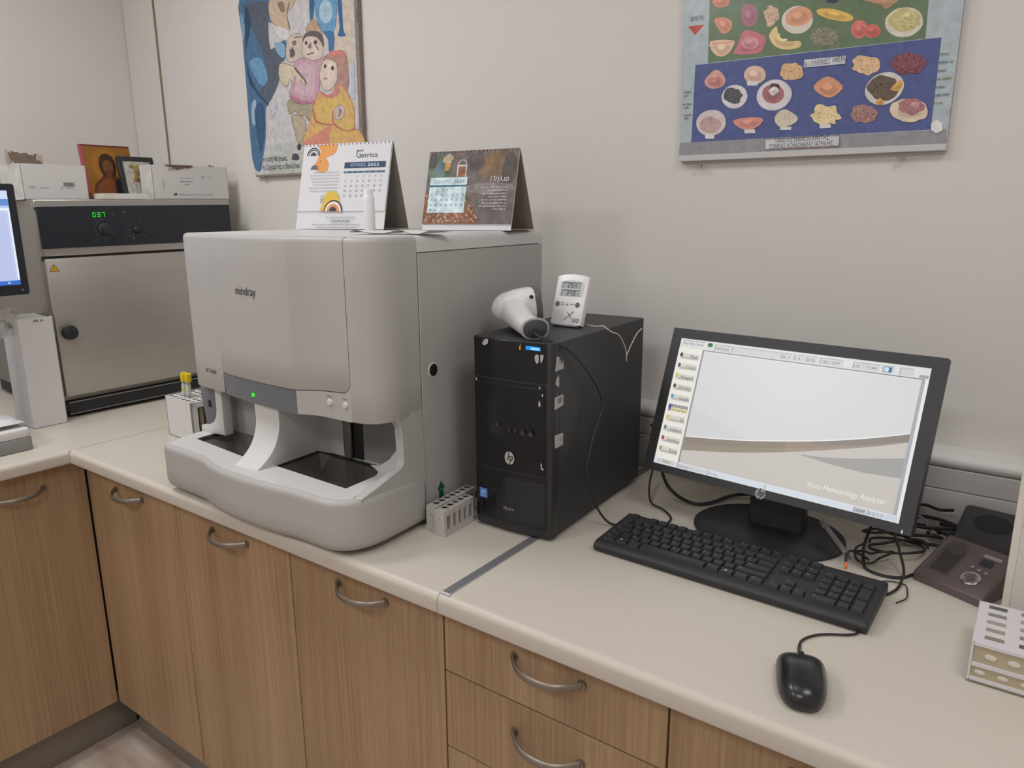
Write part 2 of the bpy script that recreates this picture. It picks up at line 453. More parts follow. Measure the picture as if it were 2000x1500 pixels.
# rear body with separate side cover
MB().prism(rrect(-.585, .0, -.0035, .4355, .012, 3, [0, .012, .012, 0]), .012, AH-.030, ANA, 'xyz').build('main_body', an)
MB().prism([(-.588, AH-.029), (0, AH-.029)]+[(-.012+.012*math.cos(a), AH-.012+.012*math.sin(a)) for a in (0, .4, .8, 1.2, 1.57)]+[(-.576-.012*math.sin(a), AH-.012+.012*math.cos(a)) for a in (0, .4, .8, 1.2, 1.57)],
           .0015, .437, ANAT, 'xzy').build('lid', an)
sc = MB().box((-.0035, .0045, .014), (0, .435, AH-.031), ANA, .001, 1).build('side_cover', an)
lab(MB().lathe([(.0115, -.002), (.0115, .0015), (.0095, .0022), (.0001, .0012)], mat('lock_black', '232222', .45), 20, 'x', (0, .0375, .300)).build('side_lock', sc), 'black round lock')
MB().lathe([(.0118, 0), (.0145, 0), (.014, .0012), (.012, .0014)], ANAT, 20, 'x', (0, .0375, .300), cap=False).build('lock_ring', sc)
gp = Flat((.0, .046, .036), (0, 1, 0), (0, 0, 1)); gp.base = .0008
gp.poly([(-.0025, 0), (.0115, 0), (.0115, .022), (-.0025, .022)], '0f5c3c').poly([(-.0075, .0235), (.0165, .0235), (.0045, .041)], '12603f')
lab(gp.build('arrow_sticker', sc), 'green arrow sticker pointing up')
# the curved front: plan outline from the left side round to the right side
front = spline([(-.588, -.035), (-.586, -.052), (-.574, -.066), (-.52, -.079), (-.448, -.091)], 5)
door = spline([(-.446, -.094), (-.40, -.107), (-.32, -.119), (-.25, -.126), (-.196, -.128), (-.184, -.126)], 5)[:-1]+spline([(-.184, -.126), (-.160, -.117), (-.135, -.112), (-.10, -.112), (-.0653, -.1127)], 5)
rgt = spline([(-.0645, -.1125), (-.042, -.1105), (-.020, -.102), (-.006, -.084), (.0, -.060), (.0, -.03), (.0, .001)], 5)
def skin(curve, z0f, z1, back, m, mb, topin=.010):
    """vertical sheet that follows a plan curve; z0f(u) is its lower edge; rounded over at the top"""
    rows = []
    n = len(curve)
    for i, (u, v) in enumerate(curve):
        a = Vector(curve[max(i-1, 0)]); b = Vector(curve[min(i+1, n-1)]); tg = (b-a).normalized(); nm = Vector((-tg.y, tg.x))
        if nm.dot(Vector((-.29, .2))-Vector((u, v))) < 0: nm = -nm
        z0 = z0f(u); col = [(u+nm.x*.012, v+nm.y*.012, z0+.001), (u+nm.x*.0015, v+nm.y*.0015, z0), (u, v, z0+.002)]
        for k in range(1, 6): col.append((u, v, z0+.002+(z1-topin-z0-.002)*k/5))
        for k in range(1, 5):
            t = PI/2*k/4; col.append((u+nm.x*topin*(1-math.cos(t)), v+nm.y*topin*(1-math.cos(t)), z1-topin+topin*math.sin(t)))
        rows.append(col)
    m_ = len(rows[0]); vs = [p for r in rows for p in r]; fs = []
    for i in range(n-1):
        for k in range(m_-1): fs.append((i*m_+k, i*m_+k+1, (i+1)*m_+k+1, (i+1)*m_+k))
    mb.add(vs, fs, m); return [r[-1] for r in rows]
mb = MB()
zl = lambda u: .2205+.03*(u+.588)
zr = lambda u: .2265-.002*math.sin((u+.2)*14)
def zd(u):
    if u < -.184: return .2700+.0015*(u+.448)/.26
    s = (u+.184)/.118; z = .2715+.0055*s; return z+(.012*((s-.86)/.14)**2 if s > .86 else 0)
edge = skin(front, zl, AH, 0, ANA, mb)
edge2 = skin(door, zd, AH+.0005, 0, ANA, mb)
edge3 = skin(rgt, zr, AH, 0, ANA, mb)
fas = mb.build('front_fascia', an, 50)
# flat roof of the fascia
roof = [p for p in edge+edge2+edge3]
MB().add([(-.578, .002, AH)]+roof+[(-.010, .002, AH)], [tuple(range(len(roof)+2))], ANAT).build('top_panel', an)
# lower strip of the fascia under the door on the right, carrying the buttons
low = [p for p in door if p[0] > -.190]+[rgt[0]]
mb = MB(); rows = [[(u, v, zr(u)-.0), (u, v+.001, zd(u)-.0012), (u, v+.012, zd(u)-.0012)] for u, v in low]
rows = [[(u, v+.02, zr(u)+.001), (u, v, zr(u)), (u, v, zd(u)-.0014), (u, v+.006, zd(u)-.0014)] for u, v in low]
mb.add([p for r in rows for p in r], [(4*i+k, 4*i+k+1, 4*i+k+5, 4*i+k+4) for i in range(len(low)-1) for k in range(3)], ANA)
mb.build('button_strip', an)
# grey band with the green lamp
bl = [p for p in door if p[0] <= -.183]
mb = MB(); rows = [[(u, v+.03, .2255), (u, v+.004, .2245), (u, v+.002, zd(u)-.001), (u, v+.01, zd(u)-.001)] for u, v in bl]
mb.add([p for r in rows for p in r], [(4*i+k, 4*i+k+1, 4*i+k+5, 4*i+k+4) for i in range(len(bl)-1) for k in range(3)], ANAD)
band = lab(mb.build('grey_band', an), 'dark grey curved band under the door')
def on_curve(u, c=door):
    for (a, b), (d, e) in zip(c, c[1:]):
        if a <= u <= d: t = (u-a)/(d-a); return b+(e-b)*t, math.atan2(e-b, d-a)
v, an_ = on_curve(-.325)
lab(MB().box((-.328, v-.0005, .2385), (-.3225, v+.004, .2455), mat('green_lamp', '000000', .3, emit='3ff02c', estr=1.0), .001, 1).build('indicator_lamp', band), 'small lit green lamp')
for u, wd in ((-.1185, 'OPEN'), (-.0790, 'RUN')):
    v, an_ = on_curve(u)
    b = MB().lathe([(.0062, .002), (.0062, -.0015), (.005, -.0032), (.0001, -.0038)], ANAT, 18, 'y').build('button', an); b.location = (u, v, .2545); b.rotation_euler = (0, 0, an_)
    f = Flat((u-.001, v, .2635), (math.cos(an_), math.sin(an_), 0), (0, 0, 1)); f.text(wd, 0, 0, .0036, '6d6864', al='c')
    f.build('button_text', an)
v, an_ = on_curve(-.318)
f = Flat((-.318, v, .4425), (math.cos(an_), math.sin(an_), 0), (0, 0, 1)); f.base = .0012
f.text('mindray', 0, -.006, .0165, '2b2828', w=.068, bold=.008, al='c'); f.build('maker_name', an)
v, an_ = on_curve(-.4995, front)
f = Flat((-.5, v, .2635), (math.cos(an_), math.sin(an_), 0), (0, 0, 1)); f.base = .0009
f.text('BC-5380', 0, -.004, .0085, '2b2828', w=.045, bold=.002, al='c'); f.build('model_name', an)
# base with two tray openings
def basecurve(k=0):
    c = spline([(-.604, -.10), (-.603, -.136), (-.590, -.151), (-.52, -.158), (-.45, -.164), (-.405, -.178), (-.35, -.190), (-.27, -.196), (-.20, -.195), (-.15, -.1915), (-.09, -.194), (-.055, -.193), (-.028, -.181), (-.009, -.157), (.001, -.12), (.003, -.06), (.003, -.002)], 4)
    return [(u-k*(u+.29)*.02, v+k*.003) for u, v in c]
mb = MB(); B = basecurve(); rows = []
def inset(c, d):
    o = []
    for i, (u, v) in enumerate(c):
        a = Vector(c[max(i-1, 0)]); b = Vector(c[min(i+1, len(c)-1)]); tg = (b-a).normalized(); o.append((u-tg.y*d, v+tg.x*d))
    return o
levels = [(.040, .006), (.012, .010), (.004, .014), (.0, .026), (0, .05), (0, .084), (0, .092), (0, .096)]+[(.010*(1-math.cos(t)), .096+.010*math.sin(t)) for t in (.4, .8, 1.2, PI/2)]
rings = [[(u, v, z) for u, v in inset(B, d)] for d, z in levels]
vs = [p for r in rings for p in r]; n = len(B)
mb.add(vs, [(k*n+i, k*n+i+1, (k+1)*n+i+1, (k+1)*n+i) for k in range(len(rings)-1) for i in range(n-1)], ANA)
# top face with holes, triangulated from the outline and the two openings
TZ = .106
top = [(u, v) for u, v in inset(B, .010)]
top[0] = (-.594, -.10); out = [(-.606, .004)]+[(-.606, -.09)]+top[2:-1]+[(-.007, .004)]
hl = [(-.567, -.090), (-.3655, -.1165), (-.3655, .003), (-.567, .003)]
hr = [(-.283, -.1165), (-.070, -.1325), (-.070, -.012), (-.283, .003)]
bm = bmesh.new()
def loop(pts):
    v = [bm.verts.new((a, b, TZ)) for a, b in pts]; return [bm.edges.new((v[i], v[(i+1) % len(v)])) for i in range(len(v))]
es = loop(out)+loop(hl)+loop(hr)
bmesh.ops.triangle_fill(bm, edges=es, use_beauty=True)
mb.bm(bm, ANAT)
base = mb.build('base', an, 45)
SMK = mat('smoked_tray', '7d7872', .16, spec=.8)
def tray(h, z0, z1):
    mb = MB(); k = len(h)
    lo = [(a+(sum(p[0] for p in h)/k-a)*.06, b+(sum(p[1] for p in h)/k-b)*.06, z0) for a, b in h]
    mb.add([(a, b, z1) for a, b in h]+lo, [(i, (i+1) % k, k+(i+1) % k, k+i) for i in range(k)], SMK)
    mb.add(lo, [tuple(range(k))], mat('tray_floor', '8f8982', .2, spec=.8)); return lab(mb.build('sample_tray', an), 'dark smoky sample tray')
tray(hl, .045, TZ-.001); tray(hr, .045, TZ-.001)
for h in (hl, hr):
    lab(MB().add([(a, b, TZ-.006) for a, b in h], [tuple(range(4))], mat('smoked_cover', '3c3835', .07, spec=.9, alpha=.42)).build('tray_cover', an), 'smoky clear tray cover')
for h in (hl, hr):
    mb = MB(); k = len(h); cx = sum(p[0] for p in h)/k; cy = sum(p[1] for p in h)/k
    hi = [(a+(cx-a)*.045, b+(cy-b)*.07) for a, b in h]
    mb.add([(a, b, TZ-.002) for a, b in h]+[(a, b, TZ-.005) for a, b in hi], [(i, (i+1) % k, k+(i+1) % k, k+i) for i in range(k)], DARK); mb.build('tray_rim', an)
for (a, b), (c, d) in (((-.55, -.085), (-.37, -.085)), ((-.27, -.07), (-.085, -.082))):
    MB().box((a, b, .047), (c, b+.004, .066), mat('tray_rib', '8a857f', .25, .3)).build('tray_rib', an)
# inner walls of the two bays
mb = MB(); mb.box((-.588, .004, .106), (-.20, .012, .262), ANAT).box((-.152, .0, .106), (-.018, .008, .25), ANAT)
mb.build('bay_back', an)
mb = MB(); mb.box((-.585, -.02, .224), (-.30, .01, .24), ANA).box((-.21, -.095, .2265), (-.018, .01, .232), ANA).build('bay_roof', an)
mb = MB(); mb.box((-.205, -.002, .085), (-.152, .0, .225), DARK).box((-.197, -.010, .105), (-.178, -.003, .20), mat('grey_post', '77716d', .3, .5), .002, 1)
mb.lathe([(.004, -.012), (.004, -.002)], STEELD, 10, 'y', (-.186, 0, .205)).build('probe_window', an)
# right frame: side wall with filleted opening, left frame the same with a grey cover behind it
fil = lambda y, z, r, a0, a1, n=6: [(y+r*math.cos(math.radians(a0+(a1-a0)*k/n)), z+r*math.sin(math.radians(a0+(a1-a0)*k/n))) for k in range(n+1)]
sp = [(.0, .05), (.0, .30), (-.058, .30), (-.0605, .226)]+fil(-.082, .222, .022, 0, -0.1, 1)
side = [(.003, .09), (.003, .30), (-.052, .30), (-.056, .244)]+fil(-.076, .205, .020, 60, 0)+[(-.0572, .158), (-.0585, .147), (-.0625, .1405), (-.070, .1365), (-.082, .133), (-.103, .1275), (-.128, .1195), (-.150, .1105), (-.158, .106), (-.158, .09)]
mb = MB(); mb.prism(side, -.018, 0, ANA, 'yzx', .0015, 1)
def u_out(v, z):
    c = basecurve()[-24:]
    v = min(v, -.0025)
    for (a, b), (d, e) in zip(c, c[1:]):
        if b <= v <= e:
            q = a+(d-a)*(v-b)/(e-b); k = max(0, min(1, (z-.15)/.07)); return q*(1-k)-.0018*k
    return .003
mb.v = [(u+u_out(v, z)+.0003, v, z) for u, v, z in mb.v]
mb.build('right_frame', an, 30)
st = [(-.160, .1065), (-.150, .1105), (-.128, .1195), (-.103, .1275), (-.082, .133), (-.070, .1365), (-.0625, .1405), (-.0585, .147), (-.0572, .158), (-.0570, .175)]
mb = MB(); rr_ = []
for k, (v, z) in enumerate(st):
    q = max(0, (z-.1065)); g_ = min(1, q/.012); uo = u_out(v, .1)-.0155
    rr_.append([(uo, v, z+.0002), (uo-.002*g_-.10*q, v+.1*q, z-.18*q), (uo-.005*g_-.45*q, v+.25*q, .1063+.45*q), (uo-.012*g_-.9*q, v+.45*q, .1063+.12*q), (uo-.020*g_-1.3*q, v+.6*q, .1060)])
mb.add([p for r in rr_ for p in r], [(5*i+k, 5*i+k+1, 5*i+k+6, 5*i+k+5) for i in range(len(st)-1) for k in range(4)], ANAT)
mb.build('rim_slope', an, 70)
sideL = [(.004, .055), (.004, .26), (-.03, .26), (-.034, .15)]+fil(-.052, .135, .018, 0, -80)+[(-.09, .112), (-.105, .10), (-.105, .055)]
MB().prism([(-.525, .232), (-.525, .108), (-.608, .104), (-.608, .120), (-.580, .1255), (-.562, .134), (-.552, .147), (-.548, .165), (-.548, .232)], -.048, -.024, ANAT, 'xzy', .003, 2).build('left_frame', an)
sg = lab(MB().prism([(-.590, .112), (-.549, .112), (-.549, .2125), (-.604, .2125), (-.604, .19)], -.044, -.026, ANAD, 'xzy', .003, 2).build('grey_side_cover', an), 'blue-grey side cover with a dark slot')
MB().box((-.578, -.0452, .166), (-.568, -.0438, .182), DARK, .0006, 1).build('cover_slot', sg)
# curved chute between the bays
chp = [(.012, .226)]+spline([(-.108, .226), (-.106, .205), (-.104, .185), (-.107, .165), (-.114, .145), (-.127, .127), (-.146, .1125), (-.158, .106)], 3)+[(-.158, .1), (.012, .1)]
mb = MB(); L = len(chp)
def ch(u0, u1):
    r = []
    for (v, z) in chp:
        k = (z-.1)/.126; r.append((v, z, u0+.012*k, u1+.016*k))
    return r
rr = ch(-.348, -.282); a = [(u0, v, z) for v, z, u0, u1 in rr]; b = [(u1, v, z) for v, z, u0, u1 in rr]
bm = bmesh.new(); va = [bm.verts.new(p) for p in a]; vb = [bm.verts.new(p) for p in b]
for i in range(L): bm.faces.new((va[i], va[(i+1) % L], vb[(i+1) % L], vb[i]))
bm.faces.new(va[::-1]); bm.faces.new(vb); bm.verts.index_update()
es = [e for e in bm.edges if all(v in vb for v in e.verts) and min(v.co.y for v in e.verts) < .01 and max(v.co.z for v in e.verts) > .101]
bmesh.ops.bevel(bm, geom=es, offset=.006, segments=3, profile=.5, affect='EDGES', clamp_overlap=False)
mb.bm(bm, ANAT).build('chute', an, 60)
for x, y in ((-.54, -.10), (-.05, -.10), (-.54, .40), (-.05, .40)):
    MB().lathe([(.016, 0), (.018, .012)], RUB, 14, 'z', (x, y, 0)).build('foot', an)

# ------------------------------------------------------------------ desk calendars on the analyzer
CALP = mat('calendar_card', 'd6d5d8', .6); KRAFT = mat('grey_board', '8d8278', .8)
def calendar(label, loc, yaw, W_, H, lean, page_h, draw, m_front, mottle=0):
    t = thing('desk_calendar', label, 'calendar', loc, (0, 0, yaw), group='desk calendars on the analyzer')
    c, s = math.cos(lean), math.sin(lean)
    P = lambda h, d=0: (s*h+d*c, c*h-d*s)       # (y, z)
    D = .105
    y1, z1 = P(H)
    MB().prism([(0, 0), P(H), (y1+.0015, z1), (.0015+.0005, 0)], 0, W_, m_front, 'yzx').build('front_board', t)
    MB().prism([(y1+.0018, z1), (D, .001), (D-.0016, 0), (y1+.0005, z1-.002)], 0, W_, KRAFT, 'yzx').build('rear_board', t)
    MB().box((0, .004, .0002), (W_, D-.004, .0016), KRAFT).build('bottom_board', t)
    MB().prism([P(page_h, -.0022), P(H, -.0022), P(H, -.0004), P(page_h, -.0004)], .001, W_-.001, CALP, 'yzx').build('page_block', t)
    mb = MB(); n = 22
    for i in range(n):
        x = W_*(i+.7)/(n+.4); y, z = P(H-.0035)
        mb.tube([(x, y+.0026*math.cos(a)-.0006, z+.0026*math.sin(a)+.0012) for a in [2*PI*k/8 for k in range(9)]], .0006, INKB, 4)
    b = mb.build('wire_binding', t); b['kind'] = 'stuff'
    f = Flat((0, -.0024*c, .0024*s), (1, 0, 0), (0, s, c), mottle=mottle); draw(f, W_, H); f.build('page_print', t)
    return t
def month(f, x0, y0, w, h, first, ndays, col, rows=6):
    cw, rh = w/7, h/rows
    for d in range(1, ndays+1):
        k = first+d-1
        f.text(str(d), x0+cw*(k % 7+.5), y0+h-rh*(k//7+.75), rh*.42, col, al='c')
def cal_june(f, W_, H):
    X = lambda a: a*W_; Y = lambda a: a*H
    o = 'e09a58'
    f.poly([(X(a), Y(b)) for a, b in spline([(.16, .985), (.30, .99), (.38, .985), (.39, .92), (.35, .87), (.28, .84), (.31, .78), (.31, .70), (.26, .66), (.19, .68), (.15, .74), (.17, .80), (.19, .86), (.21, .92)], 4)], o)
    for r0, r1, c in ((.052, .062, '3a3536'), (.036, .044, '3a3536'), (.0, .024, '4a4448')): f.arc(X(.125), Y(.865), X(r0+.016) if r0 else 0, X(r1+.016) if r0 else X(.034), 0, 180, c)
    f.arc(X(.155), Y(.70), 0, X(.045), 0, 180, '6e6a6a')
    f.ell(X(.215), Y(.80), X(.008), Y(.008), '8a5a30')
    # clinic logo
    f.arc(X(.655), Y(.865), X(.028), X(.036), 60, 300, '2f6f8f').ell(X(.628), Y(.905), X(.008), Y(.010), '3b6c8c').ell(X(.682), Y(.905), X(.011), Y(.013), 'd9743c').arc(X(.672), Y(.87), X(.012), X(.02), 180, 320, 'd9743c')
    f.text('iatrica', X(.66), Y(.825), Y(.055), '4a5560', w=X(.20))
    f.rect((X(.50), Y(.705)), (X(.955), Y(.772)), '2f4666')
    f.text('ΙΟΥΝΙΟΣ', X(.57), Y(.722), Y(.034), 'b8c4d4', w=X(.17)).text('2022', X(.76), Y(.722), Y(.034), 'f0f0f4', w=X(.125), bold=.004)
    f.rect((X(.50), Y(.648)), (X(.955), Y(.668)), '356079')
    for k, d in enumerate(('ΔΕΥ', 'ΤΡΙ', 'ΤΕΤ', 'ΠΕΜ', 'ΠΑΡ', 'ΣΑΒ', 'ΚΥΡ')): f.text(d, X(.50+.065*(k+.5)), Y(.652), Y(.012), 'dde4ea', al='c')
    month(f, X(.50), Y(.36), X(.455), Y(.28), 2, 30, '6f737c', 5)
    for k in range(7): f.scribble(X(.455), Y(.66-.037*k), Y(.017), X(.30+.03*((k*3) % 4)/2), 'b4b6bc', 'r', k)
    f.poly([(X(a), Y(b)) for a, b in spline([(.27, .21), (.30, .30), (.32, .40), (.38, .44), (.45, .42), (.48, .36), (.50, .26), (.50, .205)], 4)], 'd9b84c')
    for r0, r1, c in ((.092, .106, '3c3440'), (.07, .092, 'e8e0da'), (.042, .07, 'd8935a'), (0, .042, '4a4048')): f.arc(X(.425), Y(.205), X(r0), X(r1), 0, 180, c)
    for a, b in ((.27, .38), (.285, .36), (.30, .385), (.275, .345), (.29, .335), (.305, .355), (.27, .31), (.295, .31), (.28, .325)): f.ell(X(a), Y(b), .0013, .0013, '5a5458', 8)
    f.rect((0, Y(.198)), (X(1), Y(.2005)), 'b4b4ba')
    f.scribble(X(.52), Y(.125), Y(.018), X(.33), '7a7c84', 'c', 3)
    f.text('ΤΣΑΚΙΡΗ ΜΑΡΙΑ', X(.52), Y(.075), Y(.030), '3c4452', al='c', w=X(.23), bold=.004)
    f.scribble(X(.48), Y(.040), Y(.018), X(.55), '7a7c84', 'c', 5)
    f.rect((X(.26), Y(.012)), (X(.72), Y(.016)), '7f8288')
def cal_nov(f, W_, H):
    X = lambda a: a*W_; Y = lambda a: a*H; rr = random.Random(5)
    f.rect((0, Y(.075)), (X(1), Y(1)), '6e635e')
    def bl(x, y, rx, ry, c, n=14, j=.2): f.poly([(min(max(X(x)+X(rx)*(1+j*rr.uniform(-1, 1))*math.cos(2*PI*k/n), 0), W_), min(max(Y(y)+Y(ry)*(1+j*rr.uniform(-1, 1))*math.sin(2*PI*k/n), Y(.075)), H)) for k in range(n)], c)
    bl(.13, .80, .16, .25, '5c6358'); bl(.10, .70, .10, .12, '6f7b74'); bl(.22, .90, .06, .06, 'b6a488'); bl(.22, .80, .04, .05, 'c08f4a'); bl(.14, .78, .05, .10, '5f7478'); bl(.05, .88, .05, .1, '4f5048')
    bl(.75, .80, .18, .18, '7a6450'); bl(.72, .86, .10, .08, '86684a'); bl(.92, .75, .08, .20, '57504c'); bl(.55, .85, .1, .12, '5a5250')
    bl(.72, .52, .28, .07, '857c7a', 20, .1)
    f.rect((X(.31), Y(.68)), (X(.47), Y(.84)), '6a605c'); f.rect((X(.34), Y(.67)), (X(.45), Y(.82)), 'c8c4c0'); f.rect((X(.355), Y(.67)), (X(.435), Y(.80)), '96644a'); f.arc(X(.395), Y(.82), X(.04), X(.055), 0, 180, 'a89c94')
    f.poly([(X(.55), Y(.08)), (X(1), Y(.08)), (X(1), Y(.5)), (X(.78), Y(.48)), (X(.62), Y(.3))], '6b6364')
    f.poly([(0, Y(.075)), (X(.66), Y(.075)), (X(.58), Y(.24)), (X(.46), Y(.30)), (X(.06), Y(.42)), (0, Y(.5))], '84604c')
    for k in range(420):
        x = rr.uniform(.02, .62); y = rr.uniform(.095, .27 if x > .05 else .45)
        if x > .47: y = rr.uniform(.095, .42-(x-.47)*1.5)
        a = rr.uniform(0, 3); L_ = rr.uniform(.6, 1.3)
        f.poly([(X(x)+.004*L_*math.cos(a), Y(y)+.004*L_*math.sin(a)), (X(x)+.0015*math.cos(a+1.6), Y(y)+.0015*math.sin(a+1.6)), (X(x)-.003*math.cos(a), Y(y)-.003*math.sin(a)), (X(x)+.0015*math.cos(a-1.6), Y(y)+.0015*math.sin(a-1.6))], rr.choice(['8f5a42', 'b07a58', '6a4a3c', 'a5806a', 'd0b8a0', '7a4a36', 'b89a84', '9a6a50']))
        f.k -= .97
    f.rect((X(.045), Y(.215)), (X(.47), Y(.665)), 'c6d8e0')
    f.text('ΝΟΕΜΒΡΙΟΣ', X(.09), Y(.59), Y(.042), '7f95a2', w=X(.21)).text('2021', X(.32), Y(.59), Y(.042), '3d6078', w=X(.11), bold=.004)
    f.rect((X(.045), Y(.545)), (X(.47), Y(.568)), '3f6c80')
    month(f, X(.05), Y(.22), X(.415), Y(.325), 0, 30, '6c7f8c', 5)
    f.text('Πήλιο', X(.93), Y(.60), Y(.062), 'ececea', al='r', w=X(.20), bold=.004, shear=.15)
    for k, w_ in enumerate((.29, .22, .28, .20, .27, .26, .30, .14)): f.scribble(X(.93), Y(.515-.0385*k), Y(.023), X(w_), 'd2ccc8', 'r', 10+k)
calendar('white desk calendar for June with orange and yellow rainbow shapes, left of the two', (-.762, .375, .9+AH+.0012), .20, .250, .202, .27, .042, cal_june, CALP)
calendar('brown photo desk calendar for November standing right of the white calendar', (-.418, .445, .9+AH+.0012), .13, .2225, .171, .26, .012, cal_nov, CALP, .16)
# paper strip lying in front of the calendars and the small pale upright cylinder behind it
mb = MB(); g = []
for i in range(13):
    for j in range(5):
        a = i/12; b = j/4
        g.append((-.352+.165*a+.012*b, .175+.04*a+.055*b-.01*math.sin(a*9)*(1-b), .9+AH+.0012+.007*max(0, math.sin(a*13))*(1-b)+.003*b+.002*(1-b)*(i % 3 == 0)))
mb.add(g, [(i*5+j, i*5+j+1, i*5+j+6, i*5+j+5) for i in range(12) for j in range(4)], mat('tissue', 'd9d7d4', .8))
mb.add([(x, y, z+.0012) for x, y, z in g], [(i*5+j, i*5+j+5, i*5+j+6, i*5+j+1) for i in range(12) for j in range(4)], mat('tissue', 'd9d7d4', .8))
tag(mb.build('paper_strip', None, 60), 'crumpled white paper strip lying in front of the calendars', 'paper')
t = thing('plastic_bottle', 'small pale white bottle standing before the white June calendar', 'bottle', (-.388, .262, .9+AH+.001))
MB().lathe([(.010, 0), (.0112, .002), (.0112, .066), (.0105, .070), (.0085, .072)], mat('milky_plastic', 'e9e9ea', .5), 20).build('body', t)
MB().lathe([(.0087, .0715), (.0087, .081), (.008, .083), (.0001, .0835)], mat('milky_cap', 'ecebeb', .5), 20).build('cap', t)
# ------------------------------------------------------------------ incubator (x out of the face, y along the face, z up)
IROT = (.0086, 0, -.0496); ILOC = (-1.565, .134, .9045)
inc = thing('incubator', 'brushed steel laboratory incubator with a black control panel and green 037 display', 'incubator', ILOC, IROT)
IW, IH, ID = .592, .620, .56
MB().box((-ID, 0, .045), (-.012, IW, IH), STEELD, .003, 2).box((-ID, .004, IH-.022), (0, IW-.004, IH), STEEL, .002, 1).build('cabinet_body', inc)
MB().box((-.03, .012, .465), (-.002, IW-.002, IH-.0225), STEEL, .002, 1).build('upper_front', inc)
pn = MB().box((-.002, .008, .486), (.0012, IW-.005, .602), mat('panel_slate', '23272f', .3), .0008, 1).build('control_panel', inc)
MB().box((-.03, .006, .4525), (-.010, IW-.002, .4645), DARK).build('vent_slot', inc)
dr = MB().box((-.028, .010, .060), (.004, IW-.002, .4585), STEEL, .004, 2).build('door', inc)
MB().lathe([(.009, .0), (.009, .012), (.019, .014), (.022, .022), (.020, .031), (.011, .035), (.0001, .036)], mat('knob_black', '1d1e21', .4), 24, 'x', (.004, .036, .25)).build('knob', dr)
f = Flat((.004, .0165, .424), (0, 1, 0), (0, 0, 1)); f.base = .0006
f.poly([(-.001, -.001), (.0255, -.001), (.01225, .0205)], '2a2618').poly([(.0015, .0005), (.023, .0005), (.01225, .0175)], 'e0b020').rect((.0113, .0065), (.0132, .012), '2a2618').ell(.01225, .0042, .0012, .0012, '2a2618', 8)
lab(f.build('warning_sticker', dr), 'yellow warning triangle')
MB().box((-.05, .012, .004), (-.004, IW-.003, .0435), mat('base_slate', '23252a', .45), .002, 1).box((-ID, .012, .004), (-.06, IW-.003, .045), DARK).build('base', inc)
MB().box((-.0045, .014, .0405), (.002, IW-.005, .0435), STEELD).box((-.0045, .014, .006), (.0005, IW-.005, .009), STEELD).build('base_trim', inc)
for a, b in ((-.04, .04), (-.04, IW-.04), (-.5, .04), (-.5, IW-.04)): MB().lathe([(.014, -.0045), (.014, .006)], RUB, 12, 'z', (a, b, 0)).build('foot', inc)
MB().lathe([(.019, 0), (.019, .004), (.014, .006), (.0125, .018), (.0001, .019)], BLK, 24, 'x', (.0012, .181, .535)).build('temperature_dial', pn)
MB().lathe([(.010, 0), (.010, .004), (.006, .010), (.0001, .0105)], BLK, 20, 'x', (.0012, .272, .531)).build('timer_dial', pn)
f = Flat((.0012, 0, 0), (0, 1, 0), (0, 0, 1), emit=.85); f.seg('037', .152, .5705, .013, .0085, .0045, '22e61c', .2); f.build('digital_display', pn)
f = Flat((.0012, 0, 0), (0, 1, 0), (0, 0, 1))
for k in range(15):
    a = math.radians(100+250*k/14); p = (.181+.0245*math.cos(a), .535+.0245*math.sin(a)); q = (.181+.0295*math.cos(a), .535+.0295*math.sin(a)); w = (-.0006*math.sin(a), .0006*math.cos(a))
    f.poly([(p[0]+w[0], p[1]+w[1]), (q[0]+w[0], q[1]+w[1]), (q[0]-w[0], q[1]-w[1]), (p[0]-w[0], p[1]-w[1])], '7c828c')
f.text('°C', .205, .575, .006, '6d737d').text('h', .288, .566, .006, '6d737d').poly([(.236, .582), (.246, .582), (.241, .59)], '5c626c').text('0', .15, .502, .005, '6d737d')
for k in range(5):
    a = math.radians(60+60*k); f.ell(.272+.02*math.cos(a), .531+.02*math.sin(a), .0012, .0012, '7c828c', 8)
for x in (.25, .292): f.rect((x, .51), (x+.006, .5115), '6d737d')
f.text('S  A', .50, .545, .006, '4c525c'); f.rect((.236, .535), (.248, .55), '31363f').rect((.236, .515), (.248, .53), '31363f')
f.build('panel_print', pn)
f = Flat((.0012, 0, 0), (0, 1, 0), (0, 0, 1), emit=.5); f.ell(.262, .505, .0025, .0025, '2c9468'); f.build('pilot_lamp', pn)

Mi = Matrix.Translation(ILOC) @ Matrix.Rotation(-.0496, 4, 'Z') @ Matrix.Rotation(.0086, 4, 'X')
def on_inc(d, s, h=IH): return tuple(Mi @ Vector((d, s, h+.0008)))
def carton(name, label, d0, s0, dx, dy, H, m, dr, torn, yaw=0):
    p = on_inc(d0, s0); t = thing(name, label, 'box', p, (IROT[0], 0, IROT[2]+yaw), group='torn reagent boxes on the incubator')
    T = .002
    mb = MB().box((-dx, 0, 0), (0, dy, T), m).box((-T, 0, 0), (0, dy, H), m).box((-dx, 0, 0), (-dx+T, dy, H), m).box((-dx, T*.5, 0), (0, T*1.5, H), CARDS).box((-dx, dy-T, 0), (0, dy, H), m)
    mb.build('carton', t)
    f = Flat((0, 0, 0), (0, 1, 0), (0, 0, 1)); f.base = .0004; dr(f, dy, H); f.build('carton_print', t)
    torn(t, dx, dy, H)
    return t
